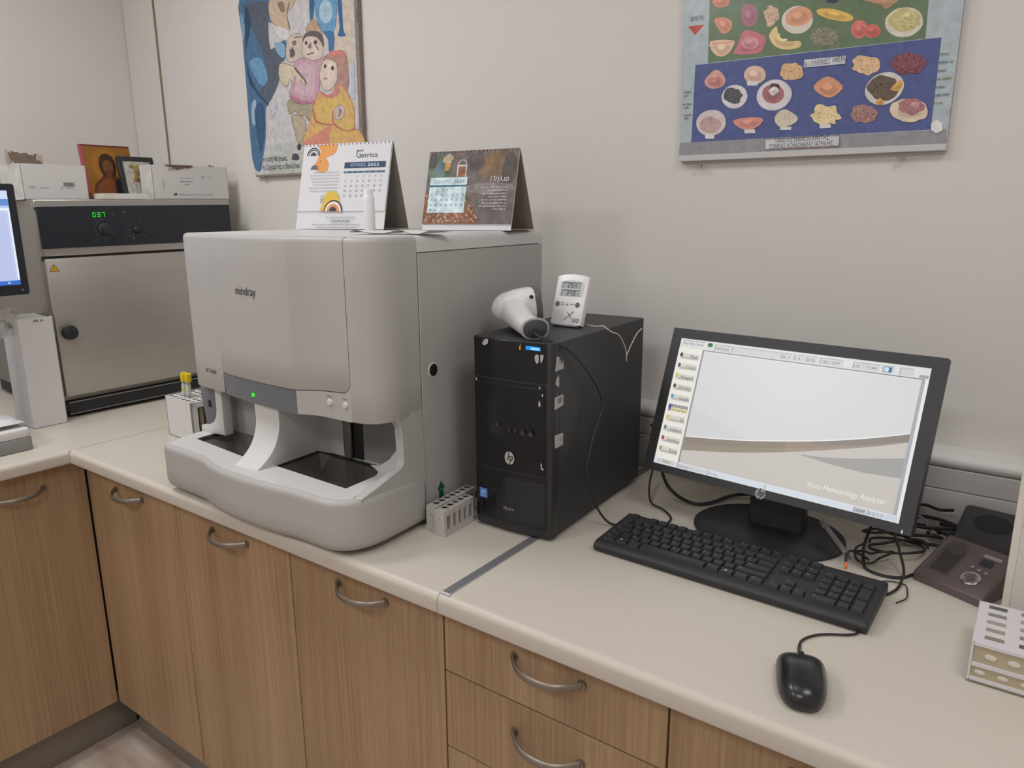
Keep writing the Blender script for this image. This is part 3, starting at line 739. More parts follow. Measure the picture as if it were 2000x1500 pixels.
def pr_l(f, w, h):
    f.text('CE', .018, .030, .007, '7a7a7c').text('i', .033, .029, .008, '6c6c6e').scribble(.047, .030, .006, .026, 'b4b2b2', 'l', 2)
    for k in range(15):
        f.rect((.112+k*.0021, .036), (.112+k*.0021+(.0006+.0009*((k*7) % 3)/2), .0475), '4c4a4a')
    f.scribble(.118, .031, .0032, .02, '8a8888', 'l', 4).rect((.105, .028), (.1085, .035), 'b2b0b0')
def torn_l(t, dx, dy, H):
    rr = random.Random(11)
    n = 14; lo = [(-.030-.012*(k/n), .012+.078*k/n, H-.012) for k in range(n+1)]; hi = [(-.052-.006*(k/n), .001+.082*k/n, H+.034-.006*k/n+rr.uniform(-.004, .004)) for k in range(n+1)]
    vs = lo+hi; fs = [(k, k+1, n+2+k, n+1+k) for k in range(n)]
    bk = [(a-.002, b, c) for a, b, c in vs]
    mb = MB().add(vs, fs, BROWN).add(bk, fs, BROWN); lab(mb.build('torn_flap', t), 'torn brown cardboard flap')
    for y, z in ((.001, .038), (.083, .03)):
        mb = MB(); q = [(-.045, y-.006, H-.004), (-.045, y+.008, H-.004), (-.05, y+.012, H+z*.55), (-.052, y+.006, H+z*.5), (-.052, y+.012, H+z), (-.054, y+.002, H+z*.85), (-.052, y-.004, H+z*1.12), (-.05, y-.008, H+z*.6)]
        mb.prism([(b, c) for a, b, c in q], -.052, -.0505, mat('torn_card', 'b9ab98', .8), 'yzx').build('torn_paper', t)
carton('reagent_box', 'white reagent box with barcode and torn brown flap on the incubator, left end', -.037, -.004, .10, .183, .096, CARD, pr_l, torn_l, .15)
def pr_r(f, w, h):
    f.text('ρεακ', .055, .088, .009, '5c5a5a', w=.022, shear=.2).text('U)', .082, .089, .009, '5c5a5a', shear=.2)
    f.scribble(.115, .064, .0034, .04, 'a4a2a2', 'c', 5).scribble(.115, .053, .0042, .048, '6c6a6c', 'c', 6).scribble(.115, .045, .0036, .02, '7c7a7c', 'c', 7)
    f.text('CE', .168, .066, .007, '7a7a7c').scribble(.19, .067, .005, .012, 'b8b6b6', 'l', 8)
    f.poly([(.066, .012), (.078, .012), (.078, .022), (.075, .016), (.072, .019), (.069, .016), (.066, .019)], '3a3838')
    f.scribble(.085, .0125, .0038, .020, '4a4848', 'l', 9).text('Diagnostics', .1065, .0125, .0032, '4a4848', w=.0235).scribble(.134, .0125, .0034, .072, '8c8a8a', 'l', 11)
    f.rect((.035, .03), (.037, .06), 'a8a6a6')
def torn_r(t, dx, dy, H):
    rr = random.Random(4); n = 18
    lo = [(.0012, .048+.092*k/n, H-.009*math.sin(PI*(k+.3)/(n+.6))-rr.uniform(0, .004)) for k in range(n+1)]; hi = [(.0012, .046+.096*k/n, H+.001+.001*(k % 2)) for k in range(n+1)]
    fs = [(k, k+1, n+2+k, n+1+k) for k in range(n)]
    mb = MB().add(lo+hi, fs, BROWN).add([(a-.0006, b, c) for a, b, c in lo+hi], fs, BROWN); lab(mb.build('torn_edge', t), 'torn brown cardboard edge')
    MB().prism([(.20, H-.002), (.215, H-.002), (.222, H+.004), (.212, H+.002), (.204, H+.006)], -.004, -.0025, BROWN, 'yzx').build('torn_scrap', t)
carton('reagent_box', 'white reagent box with printed maker line on the incubator, right end', -.034, .356, .066, .266, .104, CARD, pr_r, torn_r, .06)
# icon: generic painted bust on gold
p = on_inc(-.145, .212); lean = .20
ic = thing('icon_panel', 'wooden icon with red edge and gold ground leaning at the back of the incubator top', 'icon', p, (0, -lean, IROT[2]))
w, h = .150, .168
MB().box((-.010, 0, 0), (0, w, h), mat('icon_wood', '6d3b32', .6), .001, 1).build('panel', ic)
MB().box((-.0105, -.001, .02), (.0006, .009, h+.001), mat('icon_red', 'a04650', .6), .0008, 1).box((-.0105, 0, h-.004), (.0006, w, h+.001), mat('icon_red2', '6b2a2e', .6), .0008, 1).build('edge_border', ic)
f = Flat((0, 0, 0), (0, 1, 0), (0, 0, 1), rough=.45)
f.rect((.009, .0), (w-.002, h-.005), '8a5d22').ell(.072, .105, .048, .052, '966626')
f.poly(spline([(.018, .0), (.022, .042), (.045, .066), (.060, .078), (.085, .078), (.105, .062), (.128, .04), (.132, .0)], 3), '5c3220')
f.poly(spline([(.022, .0), (.03, .04), (.055, .062), (.075, .066), (.085, .05), (.08, .0)], 3), '7d4428')
f.poly(spline([(.085, .0), (.088, .06), (.108, .058), (.13, .03), (.132, .0)], 3), '26242a')
f.poly(closed_spline([(.050, .085), (.047, .11), (.055, .135), (.073, .143), (.090, .135), (.098, .11), (.095, .085), (.088, .072), (.06, .072)], 3), '40281a').ell(.073, .102, .0155, .022, '70482c').ell(.073, .083, .010, .010, '5c3a24').rect((.066, .064), (.079, .082), '6a4229')
f.rect((.0715, .098), (.074, .107), '5f3c24').ell(.067, .106, .0025, .0012, '4a2e1c', 8).ell(.080, .106, .0025, .0012, '4a2e1c', 8).poly([(.10, .01), (.13, .016), (.13, .022), (.10, .022)], '94603a')
f.build('painting', ic)
p = on_inc(-.112, .302); sv = thing('silver_icon', 'small silver relief icon in a black frame beside the wooden icon', 'icon', p, (0, -.20, IROT[2]))
w, h = .112, .134
mb = MB(); F = 14e-3
for a, b in (((0, 0), (F, h)), ((w-F, 0), (w, h)), ((F, 0), (w-F, F)), ((F, h-F), (w-F, h))): mb.box((-.010, a[0], a[1]), (.004, b[0], b[1]), mat('frame_black', '26292b', .4), .001, 1)
mb.build('frame', sv)
SIL = noise_mat('silver_relief', 'b9b6ae', 'd8d6d2', 90, .35, .9, 160, metal=.55)
pl = MB().box((-.008, F, F), (.001, w-F, h-F), SIL).build('relief_plate', sv)
for y, z, r0 in ((.062, .092, .019), (.038, .105, .007), (.047, .066, .010), (.066, .058, .011)):
    MB().lathe([(r0, .001), (r0*.9, .004), (r0*.62, .0045)], mat('gold_halo', 'b09a5c', .35, .6), 18, 'x', (0, y, z)).lathe([(r0*.55, .001), (r0*.45, .006), (.0001, .0075)], mat('icon_face', '8c7468', .5), 14, 'x', (0, y, z)).build('halo', pl)
p = on_inc(-.020, .196); t = thing('small_box', 'flat white small box lying between the two reagent boxes', 'box', p, IROT)
MB().box((-.06, 0, 0), (0, .134, .0165), mat('cream_card', 'd2cdbf', .6), .001, 1).build('carton', t)
MB().box((-.0595, .036, .0004), (.0008, .134, .016), CARD).build('lid', t)

# ------------------------------------------------------------------ left leg of the bench
t = thing('tall_box', 'tall white cardboard box with torn open top beside the incubator', 'box', (-1.53, .034, .9005), (0, 0, -.02))
bw, bd, bh = .089, .115, .308
hole = [(-.115, .03), (-.115, .268), (-.052, .268), (-.05, .262)]
mb = MB().box((-.002, 0, 0), (0, bw, bh), CARD).box((-bd, 0, 0), (-bd+.002, bw, bh), CARD).box((-bd, bw-.002, 0), (0, bw, bh-.004), CARD).box((-bd, 0, 0), (0, bw, .002), CARD)
sd = mat('box_side_card', 'c4c4c8', .6)  # same white card, with the side's bluish shade put into its colour
mb.prism([(-bd, 0), (-.0005, 0), (-.0005, bh)]+[(-.062, bh)]+[(-.064, .272), (-.07, .264), (-.09, .262), (-bd, .264)], 0, .002, sd, 'xzy').build('carton', t)
lab(MB().box((-.112, .004, .2), (-.004, bw-.004, bh-.014), BROWN).build('cardboard_insert', t), 'brown cardboard inside')
f = Flat((.0, 0, 0), (0, 1, 0), (0, 0, 1)); f.base = .0004
f.scribble(.04, bh-.012, .008, .03, '5a5654', 'l', 3); f.build('box_print', t)
bag = thing('foil_pouch', 'clear plastic pouch with green mark sticking out of the tall white box', 'pouch', (-1.562, .052, 1.165), (.12, .05, -.05))
mb = MB(); rr = random.Random(2); g = []
for i in range(7):
    for j in range(7): g.append((.006*math.sin(i*2.1+j*1.3), -.058+.062*i/6, .075*j/6))
cl = mat('clear_film', 'c9c6c6', .25, spec=.6, alpha=.75)
mb.add(g, [(i*7+j, i*7+j+1, i*7+j+8, i*7+j+7) for i in range(6) for j in range(6)], cl)
mb.build('film', bag)
f = Flat((.007, 0, 0), (0, 1, 0), (0, 0, 1)); f.poly([(-.028, .022), (-.018, .022), (-.023, .042)], '7e8a4c').rect((-.05, .045), (-.03, .047), '77736f'); f.build('pouch_print', bag)
# monitor at the left edge
lm = thing('computer_monitor', 'black monitor with a bright blue desktop screen at the left edge', 'monitor', (-1.45, .047, .9015), (0, 0, 0))
yr, wM = 0, .46
mb = MB().prism(rrect(-wM, .380, 0, .660, .006), -.03, 0, mat('monitor_slate', '23262c', .4), 'yzx', .002, 1)
mb.build('housing', lm)
f = Flat((.0, -wM, 0), (0, 1, 0), (0, 0, 1), emit=.92); f.base = .0008
f.rect((.022, .407), (wM-.019, .643), 'bcd0ff').rect((.022, .407), (wM-.019, .418), '3d74cf').rect((.022, .622), (wM-.019, .643), 'd6e4ff').rect((.022, .606), (wM-.019, .622), '6a92d8').rect((.022, .420), (wM-.026, .594), 'cfd8f8').rect((.06, .420), (wM-.028, .592), 'c3cdf2').rect((.022, .594), (wM-.024, .600), 'f0f6ff').ell(wM-.045, .4125, .004, .003, 'a8b4d8').rect((wM-.024, .42), (wM-.0195, .60), 'f0f6ff')
f.build('screen', lm)
f = Flat((.0, -wM, 0), (0, 1, 0), (0, 0, 1), emit=.7); f.base = .0008; f.ell(wM-.017, .393, .0014, .0014, 'c8ccd8', 10); f.build('power_light', lm)
MB().box((-.085, -.29, .012), (-.062, -.17, .5), BLK, .004, 2).box((-.07, -.27, .43), (-.029, -.19, .5), BLK).prism(rrect(-.33, -.25, -.13, -.062, .03), 0, .012, BLK, 'yxz', .002, 1).build('stand', lm)
# grey device under a crumpled bag
t = thing('bench_device', 'low grey and white bench device below the left monitor', 'device', (-1.335, -.042, .9005))
MB().prism(rrect(-.17, -.26, 0, 0, .012), 0, .034, mat('device_grey', '8b8887', .5), 'xyz', .003, 2).build('base', t)
MB().prism(rrect(-.168, -.258, -.002, -.002, .012), .0345, .056, CARD, 'xyz', .003, 2).build('lid', t)
mb = MB(); rr = random.Random(9); n = 9; g = []
for i in range(n):
    for j in range(n):
        x = -1.495+.135*i/(n-1); y = -.25+.205*j/(n-1); e = .18+.82*math.sin(PI*i/(n-1))*math.sin(PI*j/(n-1))**.6
        g.append((x, y, .9585+e*.036+rr.uniform(-.006, .012)*min(1, e+.2)+.001))
mb.add(g, [(i*n+j, (i+1)*n+j, (i+1)*n+j+1, i*n+j+1) for i in range(n-1) for j in range(n-1)], mat('bag_film', 'd4d4d6', .4))
tag(mb.build('plastic_bag', None, 25), 'crumpled white plastic bag on the grey bench device', 'bag')
# rack of tubes
t = thing('tube_rack', 'white block tube rack behind the left side of the analyzer', 'rack', (-1.17, .226, .9005), (0, 0, -.06))
rx, ry, rz = .135, .125, .108
mb = MB().box((0, 0, 0), (rx, .004, rz), CARD).box((0, ry-.004, 0), (rx, ry, rz), CARD).box((0, 0, 0), (.004, ry, rz), CARD).box((0, 0, 0), (rx, ry, .004), CARD)
mb.box((rx-.003, 0, .0), (rx, .018, rz), CARD).box((rx-.003, ry-.018, 0), (rx, ry, rz), CARD).box((rx-.003, 0, rz-.014), (rx, ry, rz), CARD).build('body', t)
mb = MB(); nx, ny = 6, 6; hs = .0075
xs = [.013+.0218*i for i in range(nx)]; ys = [.012+.0202*j for j in range(ny)]
bm = bmesh.new()
def loop2(pts, z):
    v = [bm.verts.new((a, b, z)) for a, b in pts]; return [bm.edges.new((v[i], v[(i+1) % len(v)])) for i in range(len(v))]
es = loop2([(0, 0), (rx, 0), (rx, ry), (0, ry)], rz+.0005)
for x in xs:
    for y in ys: es += loop2([(x+hs*math.cos(2*PI*k/8), y+hs*math.sin(2*PI*k/8)) for k in range(8)], rz+.0005)
bmesh.ops.triangle_fill(bm, edges=es, use_beauty=True)
mb.bm(bm, CARD).build('top_grid', t)
MB().box((.005, .005, rz-.012), (rx-.004, ry-.005, rz-.009), CARDS).build('inner_shelf', t)  # pale plate added so the grid holes look less dark
GL = mat('vial_glass', 'a89c84', .15, trans=.3)
vm = None
for i in (3, 4, 5):
    for j in range(6):
        if vm is None:
            o = MB().lathe([(.0055, 0), (.0065, .002), (.0065, .085)], GL, 10).build('vial', t); vm = o.data
        else:
            o = bpy.data.objects.new('vial', vm); COL.objects.link(o); o.parent = t
        o.location = (xs[i], ys[j], .005)
YEL = mat('yellow_cap', 'd9c21c', .4); TUB = mat('clear_tube', 'c4c4c4', .15, spec=.6, alpha=.55)
for k, (i, lbl) in enumerate(((1, 'clear sample tube with yellow cap, the left one of two in the white rack'), (2, 'clear sample tube with yellow cap, the right one of two in the white rack'))):
    base = Matrix.Translation((-1.17, .226, .9005)) @ Matrix.Rotation(-.06, 4, 'Z') @ Vector((xs[i]+.004, ys[1], .075))
    s = thing('sample_tube', lbl, 'tube', base, (.02, .16, 0), group='yellow capped tubes')
    MB().lathe([(.002, -.0), (.0058, .004), (.0062, .08)], TUB, 14).build('glass_tube', s)
    MB().lathe([(.0082, .078), (.0086, .081), (.0086, .097), (.0075, .1), (.0001, .1002)], YEL, 16).build('cap', s)
    MB().lathe([(.0066, .042), (.0066, .070)], mat('tube_label', 'cfcdc8', .6), 14).build('label_band', s)
    if k == 0: MB().lathe([(.0069, .053), (.0069, .058)], YEL, 14).build('label_mark', s)

def hp_logo(f, x, y, rx, ry, c, d):
    # round badge with two slanted strokes and bowls
    f.ell(x, y, rx, ry, c, 32)
    S_ = lambda pts: [(x+rx*(a+.30*b), y+ry*b) for a, b in pts]
    f.poly(S_([(-.46, .98), (-.28, .98), (-.28, -.42), (-.46, -.42)]), d)
    f.poly(S_([(-.28, .36), (.02, .36), (.08, .28), (.08, -.42), (-.10, -.42), (-.10, .20), (-.28, .20)]), d)
    f.poly(S_([(.20, .36), (.38, .36), (.38, -.98), (.20, -.98)]), d)
    f.poly(S_([(.38, .36), (.60, .36), (.70, .26), (.70, -.32), (.60, -.42), (.38, -.42), (.38, -.27), (.52, -.27), (.52, .21), (.38, .21)]), d)

# ------------------------------------------------------------------ computer tower
pc = thing('computer_tower', 'black desktop computer tower between the analyzer and the monitor', 'computer', (-.1348, .2752, .9), (0, 0, .0451))
pw, pd, ph = .181, .358, .3665
MB().box((.006, 0, .010), (pw-.001, pd, ph-.001), BLKM, .0015, 1).build('case', pc)
lab(MB().box((pw-.0012, .001, .012), (pw, pd-.002, ph-.002), BLKM, .0005, 1).build('side_panel', pc), 'grey-black side panel')
bx0, bx1, bz0, bz1 = .010, .181, .006, .368
cur = lambda x: -.024-.006*math.sin(PI*(x-bx0)/(bx1-bx0))
pts = [(bx0, -.0005)]+[(bx0, -.018), (bx0+.004, -.0225)]+[(x, cur(x)) for x in [bx0+.008+(bx1-bx0-.016)*k/10 for k in range(11)]]+[(bx1-.003, -.0235), (bx1, -.019), (bx1, -.0005)]
MB().prism(pts, bz0, bz1, BLK, 'xyz', .003, 2).build('front_bezel', pc)
def fr(z0, z1, x0, x1, m, name, out=.0012, n=8):
    xs_ = [x0+(x1-x0)*k/n for k in range(n+1)]
    return MB().prism([(x, cur(x)-out) for x in xs_]+[(x, cur(x)+.004) for x in xs_[::-1]], z0, z1, m, 'xyz', .0006, 1).build(name, pc)
fr(.296, .366, .016, .170, GLOSS, 'top_panel', .0008)
fr(.2115, .293, .016, .168, GLOSS, 'drive_door', .0018); fr(.283, .286, .02, .165, mat('bay_gap', '1f2126', .3), 'bay_line', .0024)
fr(.125, .209, .016, .170, GLOSS, 'port_panel', .0008)
fr(.022, .122, .016, .170, GLOSS, 'lower_panel', .0012); lab(fr(.028, .110, .085, .168, mat('grille_grey', '222325', .5), 'intake_grille', .0018), 'matt intake grille')
f = Flat((0, cur(.145)-.0012, 0), (1, 0, 0), (0, 0, 1), emit=1.0); f.base = .0014
f.rect((.130, .3535), (.160, .3605), '1f8fe8').rect((.140, .3545), (.158, .3585), '8fdcff'); lab(f.build('power_light', pc), 'glowing blue power bar')
f = Flat((0, cur(.119)-.0012, 0), (1, 0, 0), (0, 0, 1), emit=.8); f.base = .0014; f.rect((.1178, .3525), (.1205, .3585), 'e0982c').rect((.1195, .3575), (.1208, .364), 'a88a5c'); f.build('drive_light', pc)
f = Flat((0, cur(.096)-.0012, 0), (1, 0, 0), (0, 0, 1), rough=.3); f.base = .0014
hp_logo(f, .096, .150, .0105, .0125, 'b8b4b0', '1b1b1d'); f.build('maker_badge', pc)
f = Flat((0, cur(.034)-.0012, 0), (1, 0, 0), (0, 0, 1)); f.base = .0016
f.rect((.0255, .0595), (.0435, .079), '3c66a8').rect((.0265, .0605), (.0425, .078), '5a84c0').ell(.034, .070, .006, .004, '9ab4dc').text('inside', .0345, .067, .004, '2a4c88', al='c', w=.011).rect((.029, .0625), (.040, .064), '9ab4dc'); lab(f.build('processor_sticker', pc), 'blue processor sticker')
f = Flat((0, cur(.092)-.0012, 0), (1, 0, 0), (0, 0, 1)); f.base = .002; f.text('hp pro', .083, .0485, .0068, 'a8a6a4', w=.022); f.build('model_name', pc)
f = Flat((0, cur(.115)-.0012, 0), (1, 0, 0), (0, 0, 1)); f.base = .0014
for x in (.094, .107): f.rect((x, .1985), (x+.0035, .2095), '4a3c3e')
for x in (.121, .138): f.ell(x+.003, .2015, .0055, .004, '4a3c3e').rect((x, .204), (x+.006, .2085), '3c3032')
f.rect((.068, .2075), (.0695, .2115), '8a8886').rect((.050, .214), (.066, .2146), '55504c')
f.build('front_ports', pc)
f = Flat((0, -.0305, 0), (1, 0, 0), (0, 0, 1)); f.base = .0004
PAP = 'b4b0b0'
f.poly([(.037, .356), (.041, .353), (.049, .356), (.0515, .363), (.048, .366), (.042, .3635)], PAP).build('torn_sticker', pc)
f = Flat((0, cur(.157)-.0012, 0), (1, 0, 0), (0, 0, 1)); f.base = .0014
f.poly([(.1475, .343), (.151, .3475), (.156, .346), (.156, .334), (.152, .330), (.148, .336)], PAP).build('torn_sticker', pc)
f = Flat((0, cur(.162)-.0012, 0), (1, 0, 0), (0, 0, 1)); f.base = .0016
f.poly([(.1585, .347), (.1655, .3475), (.165, .342), (.1615, .332), (.159, .336)], PAP)
f.poly([(.1555, .262), (.158, .266), (.160, .258), (.1575, .253), (.155, .256)], PAP).poly([(.160, .150), (.163, .151), (.163, .143), (.167, .141), (.166, .1385), (.161, .139)], PAP); f.build('torn_sticker', pc)
for x, z, pl_ in ((.020, .286, 'c8c6c4'), (.157, .2865, 'c8c6c4'), (.1625, .2735, 'd0ceca')):
    f = Flat((0, cur(x)-.002, 0), (1, 0, 0), (0, 0, 1)); f.base = .0012; f.rect((x, z), (x+.0025, z+.0045), pl_); f.build('bay_catch', pc)
def side(polys, nm='sticker', extra=None):
    f = Flat((pw, 0, 0), (0, 1, 0), (0, 0, 1)); f.base = .0006
    for q in polys: f.poly(q, PAP)
    if extra: extra(f)
    lab(f.build(nm, pc), 'white paper sticker remains')
side([[(-.017, .318), (-.012, .343), (-.003, .342), (.0, .324), (.002, .338), (.006, .326), (.011, .334), (.013, .318)]], 'torn_sticker')
side([[(-.016, .2955), (-.012, .3055), (-.003, .3085), (-.002, .288), (-.008, .290)]], 'torn_sticker')
def bar(f):
    for k in range(9): f.rect((-.008+k*.0017, .258), (-.008+k*.0017+.0007+.0004*(k % 2), .2685), '5a5654')
side([[(-.018, .249), (.013, .252), (.013, .272), (-.018, .2715)]], 'barcode_sticker', bar)
side([[(-.016, .180), (-.012, .1775), (.013, .178), (.013, .2005), (-.017, .203)]], 'paper_sticker', lambda f: f.rect((.002, .187), (.008, .194), 'a08c88'))
for a, b in ((.02, .02), (.155, .02), (.02, .33), (.155, .33)): MB().lathe([(.010, 0), (.010, .0105)], RUB, 12, 'z', (a, b, 0)).build('foot', pc)
PM = Matrix.Translation((-.1348, .2752, .9)) @ Matrix.Rotation(.0451, 4, 'Z')
def on_pc(x, y, z=ph): return tuple(PM @ Vector((x, y, z+.0006)))
# ------------------------------------------------------------------ thermometer on the tower
th = thing('digital_thermometer', 'white digital thermometer with two readouts on the computer tower', 'thermometer', (-.0765, .4361, .9+ph+.001), (-.33, 0, .0035))
tw, thh = .072, .104
out = [(0, 0), (tw, 0)]+[(tw-.0*k, thh-.004*0) for k in range(0)]+[(tw, thh-.004), (tw*.8, thh-.0005), (tw*.5, thh+.001), (tw*.2, thh-.0005), (0, thh-.004)]
out = [(tw*.02, .004), (tw*.25, .0015), (tw*.5, .0005), (tw*.75, .0015), (tw*.98, .004)]+out[2:]
MB().prism(out, 0, .015, WHITE, 'xzy', .0022, 2).build('body', th)
f = Flat((0, 0, 0), (1, 0, 0), (0, 0, 1)); f.base = .0005
f.poly([(.010, .060), (.063, .060), (.063, .088), (.052, .091), (.037, .092), (.02, .091), (.010, .088)], 'cfd0d2')
for z, tx in ((.0755, '25.4'), (.0605, '24.9')):
    f.rect((.0145, z), (.0575, z+.0125), '55585a').rect((.016, z), (.0575, z+.0108), 'a9b2b0')
    f.seg(tx, .0275, z+.0012, .0088, .0048, .0024, '2b2e30', .17); f.text('°c', .0515, z+.002, .004, '4a4e50')
for x in (.0105, .0565): f.ell(x, .0435, .0052, .0052, '77797b').ell(x-.0004, .0438, .0042, .0042, '606264')
f.text('MAX', .018, .0455, .0025, '5c5e60', w=.009).text('MIN', .018, .0415, .0025, '5c5e60', w=.009).text('III', .031, .041, .005, '5c5e60').text('RESET', .039, .043, .0025, '5c5e60', w=.012)
for (a, b), (c, d) in (((.031, .012), (.05, .030)), ((.036, .029), (.052, .012))):
    q = Vector((c-a, d-b)).normalized()*.0006; f.poly([(a-q.y, b+q.x), (c-q.y, d+q.x), (c+q.y, d-q.x), (a+q.y, b-q.x)], '5a5660')
f.text('30', .051, .009, .0085, '5a5660', w=.015, shear=.1)
f.build('front_print', th)
MB().box((.010, -.0002, .0), (.062, .013, .0042), mat('thermo_foot', '7f8082', .5), .001, 1).build('foot_bar', th)
MB().prism([(.017, .055), (.020, .055), (.046, -.007+.0), (.043, -.007)], .020, .052, mat('stand_grey', '8b8582', .5), 'yzx').build('stand_leg', th)
cw = MB().tube(spline([(-.012, .470, 1.2695), (.0, .462, 1.2700), (.018, .458, 1.2695), (.030, .462, 1.2712), (.0385, .452, 1.2715), (.0495, .46, 1.262), (.052, .49, 1.250), (.053, .515, 1.2205), (.0535, .52, 1.195)], 5), .0011, CABLEW, 6)
cw.tube(spline([(.0535, .518, 1.205), (.0545, .535, 1.225), (.0545, .56, 1.245), (.053, .585, 1.252)], 5), .0011, CABLEW, 6)
tag(cw.build('sensor_wire'), 'thin white sensor wire hanging over the edge of the computer tower', 'wire')

# ------------------------------------------------------------------ barcode scanner lying on the tower
sc = thing('barcode_scanner', 'white handheld barcode scanner lying on the computer tower', 'scanner', (0, 0, 0))
def ringv(c, ax, up, rx, ry, n=20, p=2.3):
    c, ax, up = Vector(c), Vector(ax).normalized(), Vector(up); s = ax.cross(up).normalized(); u = s.cross(ax)
    o = []
    for k in range(n):
        a = 2*PI*k/n; ca, sa = math.cos(a), math.sin(a)
        o.append(c+s*rx*math.copysign(abs(ca)**(2/p), ca)+u*ry*math.copysign(abs(sa)**(2/p), sa))
    return o
Z0 = .9+ph
ax = Vector((.056, .066, .010)); A = Vector((-.150, .345, Z0+.034)); up = (0, 0, 1)
mb = MB()
prof = [(0, .004), (.004, .013), (.012, .023), (.025, .030), (.045, .0335), (.065, .0345), (.088, .034)]
axn = ax.normalized()
mb.loft([ringv(A+axn*d, axn, up, r*.92, r, 24, 2.2+(.8 if d > .05 else 0)) for d, r in prof], WHITE)
hp = [(-.122, .378, Z0+.033, .029, .030), (-.098, .354, Z0+.030, .027, .026), (-.070, .330, Z0+.025, .0235, .021), (-.042, .308, Z0+.0205, .022, .0185), (-.018, .291, Z0+.019, .024, .0182), (-.006, .283, Z0+.019, .0265, .0188)]
rg = []
for i, (x, y, z, rx, rz) in enumerate(hp):
    a = Vector(hp[max(i-1, 0)][:3]); b = Vector(hp[min(i+1, len(hp)-1)][:3]); rg.append(ringv((x, y, z), b-a, up, rx, rz, 24))
mb.loft(rg, WHITE)
o = mb.build('body', sc, 80)
rm = o.modifiers.new('blend', 'REMESH'); rm.mode = 'VOXEL'; rm.voxel_size = .0016; rm.use_smooth_shade = True
sm = o.modifiers.new('soft', 'SMOOTH'); sm.iterations = 8; sm.factor = .5
mb = MB(); mb.loft([ringv(A+axn*d, axn, up, r*.92, r, 24, 3.2) for d, r in ((.082, .0350), (.090, .0352), (.094, .034), (.0945, .030))], mat('scanner_rim', '5f6163', .45)); mb.build('window_rim', sc)
mb = MB(); mb.loft([ringv(A+axn*d, axn, up, r*.92, r, 24, 3.2) for d, r in ((.0942, .029), (.0955, .0285))], GLOSS); mb.build('scan_window', sc)
e = Vector(hp[-1][:3]); d = (e-Vector(hp[-2][:3])).normalized()
mb = MB(); mb.loft([ringv(e+d*k, d, up, rx, rz, 24) for k, rx, rz in ((-.001, .0235, .0168), (.003, .023, .0163), (.0045, .021, .0145))], mat('end_cap', '3f4045', .5)); lab(mb.build('end_cap', sc), 'dark grey handle end')
mb = MB(); mb.loft([ringv(e+d*k, d, up, rx, rz, 24) for k, rx, rz in ((-.002, .0268, .0195), (.0005, .0272, .0198), (.002, .0255, .0185))], mat('scanner_lip', 'a9a8a8', .35)); mb.build('handle_lip', sc)
q = A+axn*.066+Vector((.012, -.028, .014))
MB().lathe([(.0035, -.003), (.0035, .001)], DARK, 12, 'y', A+axn*.074+Vector((.022, -.0205, .019))).build('screw_hole', sc)
cb = MB().tube(spline([tuple(e+d*.004), (.006, .268, 1.279), (.034, .270, 1.270), (.055, .300, 1.250), (.064, .345, 1.210), (.066, .392, 1.158), (.066, .398, 1.122), (.066, .362, 1.062), (.068, .345, 1.005), (.078, .365, .945), (.095, .385, .908), (.118, .402, .9035), (.15, .425, .9035)], 6), .0021, CABLE, 8)
tag(cb.build('scanner_cable'), 'black scanner cable hanging down the side of the computer tower', 'cable')

# ------------------------------------------------------------------ small sample racks beside the tower
SR = mat('rack_plastic', 'c0bab5', .45)
def sample_rack(label, x, y, n, yaw):
    t = thing('sample_rack', label, 'rack', (x, y, .9005), (0, 0, yaw), group='small analyzer sample racks'); p = .0163; w = .0225; L = .012+p*n; h = .049
    mb = MB().box((0, 0, 0), (w, L, .010), SR).box((0, 0, h-.012), (w, L, h), SR)
    mb.box((0, 0, .010), (w, .008, h-.012), SR).box((0, L-.004, .010), (w, L, h-.012), SR)
    for k in range(1, n): mb.box((0, .008+p*k-.0033, .010), (w, .008+p*k+.0033, h-.012), SR)
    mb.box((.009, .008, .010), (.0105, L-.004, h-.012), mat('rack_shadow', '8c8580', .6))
    mb.build('body', t, 30)
    mb = MB().box((-.004, 0, 0), (0, .004, .008), SR).box((w, 0, 0), (w+.0015, L, .004), SR); mb.build('rack_foot', t)
    for k in range(n):
        o = MB().lathe([(.0074, h), (.0074, h+.0022), (.0062, h+.0022), (.0058, h-.004), (.0001, h-.005)], mat('rack_ring', 'a9a6a4', .35), 14, 'z', (w/2, .0085+p*(k+.5), 0)); o.build('tube_socket', t)
    f = Flat((0, 0, 0), (1, 0, 0), (0, 0, 1)); f.base = .0004; f.text('1', w/2, .030, .006, '6c6866', al='c'); f.build('rack_number', t)
    f = Flat((w, 0, 0), (0, 1, 0), (0, 0, 1)); f.base = .0004
    for k in range(n): f.text(str(k+1), .008+p*(k+.5), h-.009, .004, '77736f', al='c')
    f.build('socket_numbers', t)
sample_rack('pale plastic sample rack standing against the computer tower, the nearer of two', -.1515, .166, 5, .05)
sample_rack('pale plastic sample rack behind the nearer one, against the analyzer side', -.1785, .173, 7, .05)

